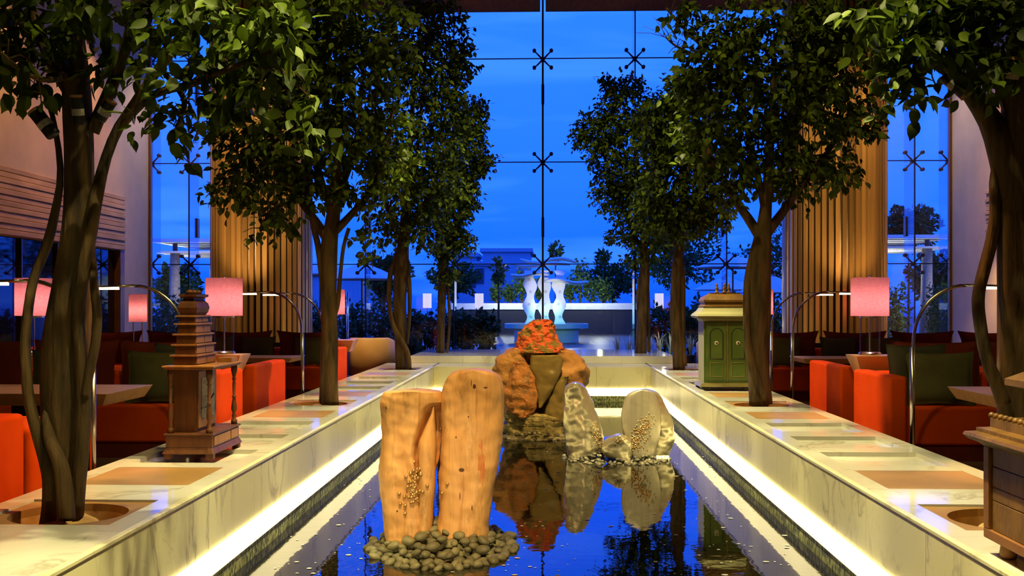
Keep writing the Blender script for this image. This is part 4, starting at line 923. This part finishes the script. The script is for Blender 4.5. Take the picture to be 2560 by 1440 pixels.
def sofa(label, s, xa, xb, ya, yb, facing, h=.71, seat=.46, arm=.16, group='red sofas'):
    """facing -1: towards the camera (back at yb); +1: away (back at ya)"""
    x0, x1 = sorted((s * xa, s * xb)); t = thing('sofa', label, 'sofa', ((x0 + x1) / 2, (ya + yb) / 2, 0), group)
    bk = (yb - .26, yb) if facing < 0 else (ya, ya + .26); st = (ya + .02, yb - .26) if facing < 0 else (ya + .26, yb - .02)
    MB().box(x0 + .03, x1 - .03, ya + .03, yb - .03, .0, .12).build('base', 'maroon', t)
    MB().box(x0 + arm, x1 - arm, st[0], st[1], .12, seat).build('seat', 'red_fabric', t, bevel=.035, seg=3)
    MB().box(x0 + arm, x1 - arm, bk[0], bk[1], .12, h - .01).build('backrest', 'red_fabric', t, bevel=.05, seg=3)
    for a, b in ((x0, x0 + arm - .004), (x1 - arm + .004, x1)): MB().box(a, b, ya, yb, .10, h).build('arm', 'red_fabric', t, bevel=.03, seg=3)
    return t
def wedge_table(label, x0, x1, y0, y1, zt, th, inset, group):
    t = thing('wedge_table', label, 'table', ((x0 + x1) / 2, (y0 + y1) / 2, 0), group)
    i = min(inset, (y1 - y0) * .35)
    MB().frust(x0 + inset, x1 - inset, y0 + i, y1 - i, zt - th, x0, x1, y0, y1, zt).build('top', 'table_wood', t, bevel=.004)
    cx, cy = (x0 + x1) / 2, (y0 + y1) / 2
    MB().box(cx - .15 * (x1 - x0), cx + .15 * (x1 - x0), cy - .25 * (y1 - y0), cy + .25 * (y1 - y0), 0.02, zt - th).build('pedestal', 'dark_frame', t)
    MB().box(cx - .28 * (x1 - x0), cx + .28 * (x1 - x0), cy - .4 * (y1 - y0), cy + .4 * (y1 - y0), 0, .02).build('foot_plate', 'dark_frame', t)
    return t
def table_lamp(label, c, power=5.6):
    c = Vector(c); t = thing('table_lamp', label, 'lamp', c, 'pink shaded table lamps')
    MB().lathe([(.105, 0), (.105, .02), (.095, .028)], 32, c).build('base', 'chrome', t, smooth=False)
    MB().lathe([(.093, .028), (.093, .355)], 32, c).build('glass_cylinder', 'glass_lamp', t, smooth=True)
    MB().lathe([(.095, .355), (.095, .37)], 32, c).build('collar', 'chrome', t)
    MB().tube([c + Vector((0, 0, .02)), c + Vector((0, 0, .745))], .008, 8).build('rod', 'chrome', t)
    MB().ell(c + Vector((0, 0, .75)), (.012, .012, .014), 8, 6).build('finial', 'chrome', t, smooth=True)
    MB().lathe([(.175, .372), (.175, .735)], 40, c).build('lamp_shade', 'shade', t, smooth=True)
    MB().ell(c + Vector((.04, 0, .60)), (.028, .028, .04), 10, 8).build('bulb', 'shade_glow', t, smooth=True)
    point(c + Vector((0, 0, .50)), power, (1, .72, .72), .04); return t
def arc_lamp(label, s, Y, xp=2.80, arm=.75, top=1.455, R=.40, zr=None, gx=None):
    x = s * xp; t = thing('arc_lamp', label, 'lamp', (x, Y, 0), 'chrome arc reading lamps')
    MB().lathe([(.085, 0), (.085, .015), (.02, .025)], 24, (x, Y, 0)).build('base', 'chrome', t)
    pts = [(x, Y, .02), (x, Y, .5), (x + s * .01, Y, top - .42)]
    for k in range(1, 13):
        a = PI / 2 * k / 12; pts.append((x + s * (.01 + R * (1 - math.cos(a))), Y, top - .42 + .42 * math.sin(a)))
    MB().tube(pts, [.015, .015, .013] + [.013] * 11 + [.012], 12).build('pole', 'chrome', t, smooth=True)
    xe = x + s * (.01 + R)
    MB().tube([(x, Y, .1), (x, Y, .98)], .019, 12).build('sleeve', 'chrome', t, smooth=True)
    MB().tube([(xe, Y, top), (xe + s * (arm - R) * .45, Y, top - .004), (xe + s * (arm - R), Y, top - .012)], .011, 10).build('arm', 'chrome', t, smooth=True)
    a, b = sorted((xe + s * (arm - R) * .35, xe + s * (arm - R)))
    MB().box(a, b, Y - .011, Y + .011, top - .030, top - .016).build('led_bar', 'led_bar', t)
    return t

for s in (-1, 1):
    B = BANK[s]
    sofa('wide red sofa facing the camera before the lamp table, %s' % B, s, 2.86, 6.6, 9.16, 10.22, -1)
    sofa('wide red sofa turned away behind the lamp table, %s' % B, s, 2.86, 6.6, 10.66, 11.91, 1)
    x0, x1 = sorted((s * 2.90, s * 3.62)); wedge_table('pale wedge-shaped wooden table carrying a pink lamp between red sofas, %s' % B, x0, x1, 10.25, 10.63, .83, .19, .07, 'wedge tables with lamps')
    table_lamp('pink shaded glass table lamp between the paired red sofas, %s' % B, (s * 3.08 - (.03 if s < 0 else 0), 10.44, .83))
    sofa('long red banquette with maroon and olive cushions in front of the column, %s' % B, s, 2.86, 7.4, 14.87, 15.62, -1, group='red banquettes')
    x0, x1 = sorted((s * 2.78, s * 3.5)); wedge_table('wedge-shaped wooden table with pink lamp at the end of the banquette, %s' % B, x0, x1, 15.66, 16.1, .80, .17, .07, 'wedge tables with lamps')
    table_lamp('pink shaded lamp at the pool end of the banquette, %s' % B, (s * 3.12, 15.88, .80))
    x0, x1 = sorted((s * 3.08, s * 4.3)); wedge_table('low broad wooden table before the camera-facing red sofa, %s' % B, x0, x1, 7.55, 8.45, .68, .09, .05, 'broad coffee tables')
    x0, x1 = sorted((s * 3.0, s * 3.85)); wedge_table('small dark-lit wooden table in front of the long banquette, %s' % B, x0, x1, 12.8, 13.5, .68, .06, .05, 'broad coffee tables')
    # cushions
    G1 = 'maroon back cushions on the camera-facing sofas'
    for k in range(4):
        cushion('back_cushion', 'maroon back cushion %s from the pool, camera-facing sofa, %s' % (('one', 'two', 'three', 'four')[k], B), (s * (3.45 + .8 * k), 9.66, .462), .80, .54, .20, 'maroon', .15, random.uniform(-.05, .05), G1)
    cushion('cushion', 'large olive cushion leaning at the pool end of the camera-facing sofa, %s' % B, (s * 3.32, 9.24, .462), .57, .46, .15, 'olive', .14, s * -.08, 'olive cushions on the camera-facing sofas')
    cushion('cushion', 'dark cushion half behind the large olive one, %s' % B, (s * 3.20, 9.44, .462), .52, .52, .15, 'dark_cushion', .16, 0, 'dark cushions on the camera-facing sofas')
    cushion('cushion', 'second dark cushion farther from the pool on the camera-facing sofa, %s' % B, (s * 4.25, 9.40, .462), .55, .46, .16, 'dark_cushion', .16, .05, 'dark cushions on the camera-facing sofas')
    for k, px in enumerate((3.35, 4.28, 5.2, 6.12)):
        cushion('back_cushion', 'maroon back cushion %s from the pool, long banquette, %s' % (('one', 'two', 'three', 'four')[k], B), (s * px, 15.15, .462), .88, .50, .20, 'maroon', .12, 0, 'maroon cushions on the banquettes', .16)
    for k, px in enumerate((3.25, 4.0, 4.6)):
        cushion('cushion', '%s olive cushion from the pool on the long banquette, %s' % (('first', 'second', 'third')[k], B), (s * px, 14.98, .462), .5, .42, .15, 'olive' if k != 1 else 'dark_cushion', .14, 0, 'olive cushions on the banquettes')
    # arc lamps
    for k, Y in enumerate((6.65, 8.4, 12.45, 13.6)):
        arc_lamp('%s chrome arc lamp counted from the camera along the %s' % (('first', 'second', 'third', 'fourth')[k], B), s, Y)
    # tub chairs by the glass
    cx, cy = s * 3.15, 19.6
    t = thing('tub_chair', 'tan leather tub chair by the glass on the %s' % B, 'armchair', (cx, cy, 0), 'tan tub chairs')
    vs = []; fs = []; n = 22
    for k in range(n + 1):
        a = PI * 1.0 + PI * 1.30 * k / n - PI * .15
        hgt = .73 - .12 * max(0, abs(k / n - .5) * 2 - .45) / .55
        for r, z_ in ((.43, .05), (.45, hgt - .03), (.42, hgt), (.35, hgt - .03), (.33, .05)): vs.append((cx + r * math.cos(a), cy + r * math.sin(a), z_))
    for k in range(n):
        for j in range(5): a_ = k * 5 + j; b_ = k * 5 + (j + 1) % 5; fs.append((a_, b_, b_ + 5, a_ + 5))
    fs += [(0, 1, 2, 3, 4), tuple(n * 5 + j for j in range(5))]
    MB().add(vs, fs).build('shell', 'tan', t, smooth=True)
    MB().lathe([(.02, .0), (.34, .0), (.34, .38), (.30, .43), (.02, .43)], 24, (cx, cy, 0)).build('seat', 'maroon', t, smooth=True)
# pagoda bank only: nearer group, seen past the first tree
sofa('red sofa turned away whose orange arm end peeps in beside the thick twisted trunk', -1, 2.86, 6.0, 4.7, 5.9, 1)
t = thing('ottoman', 'red cube ottoman behind the thick twisted tree trunk', 'ottoman', (-3.27, 6.53, 0)); MB().box(-3.56, -2.98, 6.22, 6.85, .05, .60).build('cushion_block', 'red_fabric', t, bevel=.05, seg=3); MB().box(-3.52, -3.02, 6.26, 6.81, 0, .05).build('plinth', 'dark_frame', t)
wedge_table('low pale wooden table beside the red cube ottoman', -4.45, -3.66, 6.05, 6.9, .66, .09, .05, 'broad coffee tables')
wedge_table('slim wooden side table far from the pool carrying a pink lamp behind the twisted trunk', -5.15, -4.5, 10.27, 10.61, .83, .19, .07, 'wedge tables with lamps') if 0 else None
for (px, Y, lb, tl) in ((85, 10.44, 'pink shaded lamp partly hidden by the thick twisted trunk', 'wooden lamp table between red sofas, behind the thick twisted trunk'), (2191, 15.88, 'pink shaded lamp showing as a sliver behind another pink lamp', 'wooden lamp table behind the banquette, far from the green cabinet'), (218, 15.88, 'small distant pink lamp beside the thick twisted trunk', 'wooden lamp table behind the banquette, near the dark side window')):
    c = W(px, 764, Y); zt = .83 if Y < 12 else .80
    wedge_table(tl, c.x - .3, c.x + .3, Y - .17, Y + .17, zt, .17, .06, 'wedge tables with lamps'); table_lamp(lb, (c.x, Y, zt))
c = W(345, 764, 13.2); c.z = 0; t = thing('floor_lamp', 'small pink shaded lamp on two thin legs in front of the pale wall', 'lamp', c)
MB().lathe([(.108, .0), (.108, .34)], 28, c + Vector((0, 0, 1.10))).build('lamp_shade', 'shade', t, smooth=True); point(c + Vector((0, 0, 1.24)), 2.2, (1, .7, .6), .03)
for dx in (-.055, .055): MB().tube([c + Vector((dx, 0, .02)), c + Vector((dx, 0, 1.12))], .008, 8).build('leg', 'chrome', t)
MB().box(c.x - .1, c.x + .1, c.y - .08, c.y + .08, 0, .02).build('base', 'chrome', t)
MB().box(c.x - .07, c.x + .07, c.y - .01, c.y + .01, 1.10, 1.12).build('crossbar', 'chrome', t)
cap = lambda c_: None
ms = thing('steel_post', 'slim steel post standing behind the tan tub chair, pagoda cabinet bank', 'post', (W(869, 764, 20.6).x, 20.6, 0))
MB().tube([(W(869, 764, 20.6).x, 20.6, 0), (W(869, 764, 20.6).x, 20.6, 1.55)], .024, 12).build('post_shaft', 'chrome', ms, smooth=True); MB().lathe([(.12, 0), (.12, .02)], 20, (W(869, 764, 20.6).x, 20.6, 0)).build('foot_plate', 'chrome', ms)

# ------------------------------------------------------------------ outside, beyond the glass
struct('floor_terrace', MB().box(-60, 60, YG + .02, 140, -.3, 0), 'terrace')
YT = 39.0
# fountain with wavy totems
fc = W(1366, 764, YT); fb = thing('fountain_basin', 'round aqua-lit raised fountain basin under the white totems outside', 'fountain', (fc.x, YT, 0))
MB().lathe([(1.15, 0), (1.15, .42), (1.5, .50), (1.5, .66), (1.35, .66), (1.35, .58), (0.01, .58)], 40, (fc.x, YT, 0)).build('bowl', 'bowl_glow_tint', fb, smooth=False)
MB().lathe([(1.345, .585), (1.345, .62), (0.01, .62)], 40, (fc.x, YT, 0)).build('basin_water', 'aqua', fb)
spot((fc.x, YT - 1.2, 2.4), (fc.x, YT - .1, .62), 120, 52, .6, (.4, 1, .7), .05); spot((fc.x, YT - 5.5, .5), (fc.x, YT - 1.4, .55), 150, 34, .7, (.7, 1, .75), .05); spot((fc.x, YT - 4.5, .5), (fc.x, YT + .1, 1.8), 520, 24, .6, (1, .93, .75), .1)  # added spots, no fittings: aqua on water and bowl, warm on totems
for i, (px, dy, lb) in enumerate(((1325, -.2, 'first of three white wavy totems from the pagoda side'), (1362, .35, 'middle white wavy totem set back behind the others'), (1398, -.1, 'white wavy totem nearest the green cabinet side'))):
    Yt = YT + dy; c = W(px, 764, Yt); t = thing('wavy_totem', lb + ', standing in the fountain outside', 'sculpture', (c.x, Yt, .6), 'white wavy totems'); z0, z1 = .6, W(px, 676, Yt).z
    pts = []
    for k in range(41):
        u = k / 40; zz = z0 + (z1 - z0) * u; pts.append((zz, 0.185 + .055 * math.cos(u * PI * 5.2 + .6) + (.04 if u > .93 else 0), .03 * math.sin(u * PI * 4 + i)))
    poly = [(c.x + o + w_, zz) for zz, w_, o in pts] + [(c.x + o - w_, zz) for zz, w_, o in reversed(pts)]
    mb = MB(); n = len(pts)
    for y in (Yt - .06, Yt + .06):
        k0 = len(mb.v); mb.v += [(c.x + o - w_, y, zz) for zz, w_, o in pts] + [(c.x + o + w_, y, zz) for zz, w_, o in pts]
        mb.f += [(k0 + k, k0 + k + 1, k0 + n + k + 1, k0 + n + k) for k in range(n - 1)]
    m2_ = 2 * n
    mb.f += [(k, k + 1, m2_ + k + 1, m2_ + k) for k in range(n - 1)] + [(n + k, n + k + 1, m2_ + n + k + 1, m2_ + n + k) for k in range(n - 1)] + [(0, n, m2_ + n, m2_), (n - 1, 2 * n - 1, m2_ + 2 * n - 1, m2_ + n - 1)]
    mb.build('body', 'white_stone', t)
    for q in range(4):
        zz = z0 + (z1 - z0) * (.15 + .23 * q); mo = MB()
        for a in range(3): d_ = Vector((math.cos(a * 1.1 + q), 0, math.sin(a * 1.1 + q))) * .07; p_ = Vector((c.x + .03 * (-1) ** q, Yt - .063, zz)); mo.tube([p_ - d_, p_ + d_], [.006, .012], 5)
        mo.build('motif', 'motif_grey', t)
for i, (xa, xb, py, dy, am, lb) in enumerate(((1300, 1440, 648, .6, .10, 'topmost'), (1282, 1425, 662, .1, .05, 'second highest'), (1276, 1372, 687, -.3, .05, 'third highest'), (1360, 1472, 704, -.25, .06, 'lowest'))):
    Ya = YT + dy; p0, p1 = W(xa, py, Ya), W(xb, py, Ya); mb = MB(); n = 24; pts = [(p0.x + (p1.x - p0.x) * k / n, p0.z - .06 * math.sin(k / n * PI * 2) * (1 if i != 3 else -1) * am / .06 - (.12 if i == 0 else 0) * (k / n)) for k in range(n + 1)]
    for k in range(n + 1):
        th = .075 * (1 - abs(2 * k / n - 1) ** 6 * .6); d_ = .35 * (1 - abs(2 * k / n - 1) ** 4 * .7)
        x, z_ = pts[k]; mb.v += [(x, Ya - d_, z_), (x, Ya, z_ + th), (x, Ya + d_, z_), (x, Ya, z_ - th)]
    for k in range(n):
        for j in range(4): a = k * 4 + j; b = k * 4 + (j + 1) % 4; mb.f.append((a, b, b + 4, a + 4))
    mb.f += [(0, 1, 2, 3), tuple(4 * n + j for j in range(4))]
    tag(mb.build('cloud_slab', 'white_stone', None, smooth=True), '%s of the thin white cloud-like slabs resting on the totems' % lb, 'sculpture', 'white cloud slabs')
# planter wall and shrubs
pw = thing('planter_wall', 'long dark planter wall with white coping beyond the fountain', 'wall', (0, 50, 0))
MB().box(-4.5, 4.6, 50, 50.8, 0, 1.12).build('wall_body', 'slate', pw); MB().box(-4.5, 4.6, 49.95, 50.85, 1.12, 1.41).build('coping', 'white_stone', pw)
def shrub(label, px, py, Y, rx, ry, n, size, mat='leaf_dark', group='shrubs outside', name='shrub', z0=0, stem=True, cat='shrub', seed=0):
    rs = np.random.default_rng(seed + int(px)); c = np.array(W(px, py, Y)); t = thing(name, label, cat, (c[0], Y, z0), group); sc = Y / F
    u = rs.normal(size=(n, 3)); u /= np.linalg.norm(u, axis=1)[:, None]; P = c + u * (rs.random(n) ** .4)[:, None] * np.array([rx * sc, rx * sc * .8, ry * sc]) * (1 + .25 * np.sin(u[:, :1] * 7 + u[:, 2:] * 5))
    P = P[P[:, 2] > z0 + .12]
    me = leaves_mesh('foliage', P, u[:len(P)] + rs.normal(size=P.shape) * .6, size * (.6 + .7 * rs.random(len(P))), rs, WL[t.name]); me.materials.append(M[mat]); tag(link('foliage', me, None, t), kind='stuff')
    if stem: MB().tube([(c[0], Y, z0), (c[0] + .03, Y, (z0 + c[2]) / 2), (c[0], Y, c[2])], [.05 * Y / 40, .04 * Y / 40, .02], 8).build('stem', 'bark', t, smooth=True)
    return t
for i, (px, py, rx, ry) in enumerate(((1240, 735, 14, 34), (1275, 735, 18, 28), (1305, 712, 20, 45), (1350, 728, 14, 34), (1425, 728, 16, 36), (1450, 700, 22, 50), (1478, 728, 24, 34), (1512, 728, 24, 34))):
    shrub('%s leafy shrub along the white-coped planter wall, counted from the pagoda side' % ('first', 'second', 'third', 'fourth', 'fifth', 'sixth', 'seventh', 'eighth')[i], px, py, 50.4, rx, ry, 420, .14, group='shrubs on the planter wall', z0=1.42)
for px in (1245, 1300, 1425, 1500): point((W(px, 764, 48.6).x, 48.7, 2.3), 75, (.95, 1, .62), .02, 'garden_lamp')
for i, (px, py, rx, ry, Y, lb) in enumerate(((1245, 680, 14, 34, 46, 'thin young tree before the distant blue building'), (1388, 632, 13, 26, 52, 'slender tree top rising above the white totems'), (1507, 640, 15, 12, 55, 'palm-like slim tree rising above the hedge'))):
    shrub(lb, px, py, Y, rx, ry, 160, .2, group='slim trees outside', name='young_tree', cat='tree')
for i, (px, py, rx, ry, Y, lb) in enumerate(((1530, 700, 75, 44, 60, 'dark tree mass beyond the planter wall, green cabinet side'), (1690, 640, 110, 80, 48, 'big dark tree seen between trunks behind the green cabinet'), (1985, 660, 120, 90, 50, 'dark tree behind the column, green cabinet side'), (2270, 570, 66, 48, 45, 'dark spreading tree above the lit pergola roof near the pale wall'), (960, 690, 60, 50, 46, 'dark tree beyond the glass behind the tub chair'), (2340, 700, 60, 70, 40, 'dark shrubby tree under the lit pergola roof'), (1130, 700, 60, 40, 60, 'dark tree under the distant low building'), (440, 730, 50, 60, 36, 'dark tree beyond the pergola with pale palm trunk'))):
    shrub(lb, px, py, Y, rx, ry, 3200, .17, group='dark trees outside', name='garden_tree', cat='tree')
for i, (px, lb) in enumerate(((1170, 'dark bush close outside the glass, fourth along'), (1215, 'dark bush close outside the glass beside the fountain view'), (1660, 'dark bush close outside the glass behind the pale grass'), (1130, 'dark bush outside the glass behind the smaller step tree'), (1720, 'dark bush outside the glass behind the green cabinet'), (1060, 'dark bush outside the glass behind the vine-wrapped tree'))):
    shrub(lb, px, 815 if px > 1600 else 830, 26, 50 if px < 1200 or px > 1600 else 30, 52, 1100, .10, group='dark bushes outside the glass', name='bush')
for i, (px, Y, rx, zc, hz) in enumerate(((410, 27.5, 52, .75, .75), (480, 29, 46, .9, .85), (800, 28, 40, .7, .7), (880, 27, 52, .7, .75), (960, 28.5, 50, .75, .8), (1020, 25, 40, .6, .6), (1760, 27, 40, .75, .8), (1850, 28.5, 46, .8, .8), (1930, 27, 44, .75, .75), (2235, 27.5, 36, .9, .9), (2345, 29.5, 36, .9, .9))):
    shrub('%s dark hedge bush outside the glass, counting from the pagoda side' % ('first', 'second', 'third', 'fourth', 'fifth', 'sixth', 'seventh', 'eighth', 'ninth', 'tenth', 'eleventh')[i], px, 764 - (zc - CZ) * F / Y, Y, rx, hz * F / Y, 1300, .10, group='hedge bushes outside the glass', name='hedge_bush', cat='bush')
# ornamental grass tufts
gm = MB()
for i in range(8):
    px = 1545 + i * 26; Y = 22.75 + .25 * (i % 2); c = W(px, 764, Y); c.z = 0.25
    t = thing('ornamental_grass', '%s pale grass tuft from the fountain side in the row outside the glass' % ('first', 'second', 'third', 'fourth', 'fifth', 'sixth', 'seventh', 'eighth')[i], 'grass', c, 'pale grass tufts outside'); mb = MB()
    for k in range(34):
        a = random.random() * 2 * PI; h = .25 + .3 * random.random(); l = .1 + .2 * random.random(); d_ = Vector((math.cos(a), math.sin(a) * .6, 0)); q = Vector((-d_.y, d_.x, 0)) * .008
        p0 = c + d_ * .02; p1 = c + d_ * l * .4 + Vector((0, 0, h * .75)); p2 = c + d_ * l + Vector((0, 0, h * (.75 + .3 * random.random())))
        mb.add([p0 - q, p0 + q, p1 - q, p1 + q, p2], [(0, 1, 3, 2), (2, 3, 4)])
    tag(mb.build('grass_blades', 'leaf_pale', t), kind='stuff'); MB().lathe([(.10, -.25), (.12, .01), (.01, .02)], 12, c).build('root_ball', 'bark', t)
point((W(1660, 764, 22.6).x, 22.6, .9), 10, (1, .95, .75), .02, 'garden_lamp')
# buildings
def building(label, px0, px1, py, Y, d, mat='building', wins=()):
    a, b = W(px0, py, Y), W(px1, py, Y); t = thing('building', label, 'building', ((a.x + b.x) / 2, Y, 0), 'far blocks'); MB().box(a.x, b.x, Y, Y + d, 0, a.z).build('wall', mat, t); MB().box(a.x - .3, b.x + .3, Y - .3, Y + d, a.z, a.z + .4).build('roof', mat, t)
    for (u, v, q) in wins: p = W(u, v, Y); MB().box(p.x - q * .5, p.x + q * .5, Y - .1, Y + .1, p.z - q, p.z + q).build('window', 'building_dark', t)
building('distant blocky building, tallest beyond the fountain', 1207, 1325, 630, 120, 14, wins=((1240, 690, .5), (1300, 690, .5)))
building('distant low wide building beside the tallest block', 1150, 1262, 664, 100, 8, wins=((1180, 700, .7), (1200, 690, .7), (1250, 690, .8)))
building('distant small block with flat roof, pagoda side', 1138, 1192, 642, 128, 8)
building('long low dark wall of building behind the terrace, pagoda side', 640, 960, 690, 90, 8, 'building')
# parasols
def parasol(label, px, py, Y, r, h=.5, zb=None):
    p = W(px, py, Y); t = thing('parasol', label, 'parasol', (p.x, Y, 0), 'terrace parasols')
    MB().lathe([(.01, 0), (r * .5, -h * .45), (r, -h), (r * .98, -h - .03), (0.01, -.06)], 8, p).build('canopy', 'canopy', t); MB().tube([(p.x, Y, 0), (p.x, Y, p.z + .05)], .03, 10).build('pole', 'steel_dark', t)
    MB().lathe([(.3, 0), (.3, .06), (.05, .09)], 16, (p.x, Y, 0)).build('base', 'steel_dark', t)
parasol('pale open parasol outside, above the green cabinet', 1832, 636, 34, 1.15, .4); parasol('lower parasol outside, beside the green cabinet dome', 1815, 690, 40, 1.2, .5)
parasol('blue-grey parasol outside beside the steel post', 905, 655, 32, 1.15, .5); parasol('parasol outside nearest the slatted column, pagoda bank', 800, 650, 34, 1.1, .45); parasol('parasol outside seen past the column edge, green cabinet bank', 1935, 690, 30, 1.0, .45)
# pergolas
for (xa, xb, py0, py1, px, pw_, lb) in ((385, 560, 598, 632, 436, 13, 'pergola with white louvred roof and pale palm trunk, pagoda side'), (2150, 2380, 588, 620, 2316, 13, 'pergola with bright louvred roof on a palm trunk post, by the pale wall')):
    Y = 31; a, b = W(xa, py0, Y), W(xb, py1, Y); t = thing('pergola', lb, 'pergola', ((a.x + b.x) / 2, Y, 0), 'terrace pergolas')
    MB().box(a.x, b.x, Y - .2, Y + 4, a.z - .1, a.z).build('roof', 'canopy', t)
    for k in range(6): MB().box(a.x, b.x, Y + .1 + k * .6, Y + .4 + k * .6, b.z, b.z + .06).build('louvre', 'white_stone', t)
    p = W(px, 764, Y + .3); MB().tube([(p.x - .03, Y + .3, 0), (p.x, Y + .3, 1.2), (p.x + .02, Y + .3, b.z)], [.20, .17, .14], 14).build('palm_post', 'palm_bark', t, smooth=True)
    MB().tube([(p.x + .02, Y + .3, b.z - .05), (p.x + .02, Y + .3, a.z)], .07, 10).build('post_cap', 'steel_dark', t)
    point((p.x + .8, Y - .6, 1.9), 30, (1, .93, .8), .02, 'pergola_lamp'); point((p.x - .9, Y + 1.5, b.z - .5), 70, (1, .97, .85), .02, 'pergola_lamp')
lw = MB(); c0, c1 = W(2282, 764, 27), W(2334, 764, 27)
tag(MB().box(c0.x - .6, c1.x + .6, 25.5, 30, 0, .05).build('lawn_patch', 'grass', None), 'green lit lawn patch outside near the pale wall', 'lawn', kind='stuff')
point((c0.x + .3, 26.5, 1.0), 30, (.8, 1, .5), .02, 'garden_lamp')
for i, (px, py, Y, lb) in enumerate(((1068, 752, 30, 'white shaded lamp standing in for a glass reflection, past the vine-wrapped trunk'), (1198, 754, 30, 'white shaded lamp standing in for a glass reflection, beside the fountain view'), (1648, 750, 30, 'white shaded lamp standing in for a glass reflection, between the two slim trunks'))):  # lamps added outside in place of reflections in the glass
    p = W(px, 770, Y); t = thing('reflection_lamp', lb, 'lamp', (p.x, Y, 0), 'lamps standing in for glass reflections'); MB().lathe([(.12, 0), (.12, .40)], 24, p).build('lamp_shade', 'reflection_white', t, smooth=True) if 'reflection_white' in M else None
    if 'reflection_white' not in M: pmat('reflection_white', (.8, .75, .65), em=(1, .85, .68), ems=.55); MB().lathe([(.12, 0), (.12, .40)], 24, p).build('lamp_shade', 'reflection_white', t, smooth=True)
    MB().tube([(p.x, Y, 0), (p.x, Y, p.z + .02)], .012, 8).build('stand', 'steel_dark', t); MB().lathe([(.13, 0), (.13, .02)], 20, (p.x, Y, 0)).build('base', 'steel_dark', t); MB().box(p.x - .121, p.x + .121, Y - .006, Y + .006, p.z, p.z + .012).build('crossbar', 'steel_dark', t)
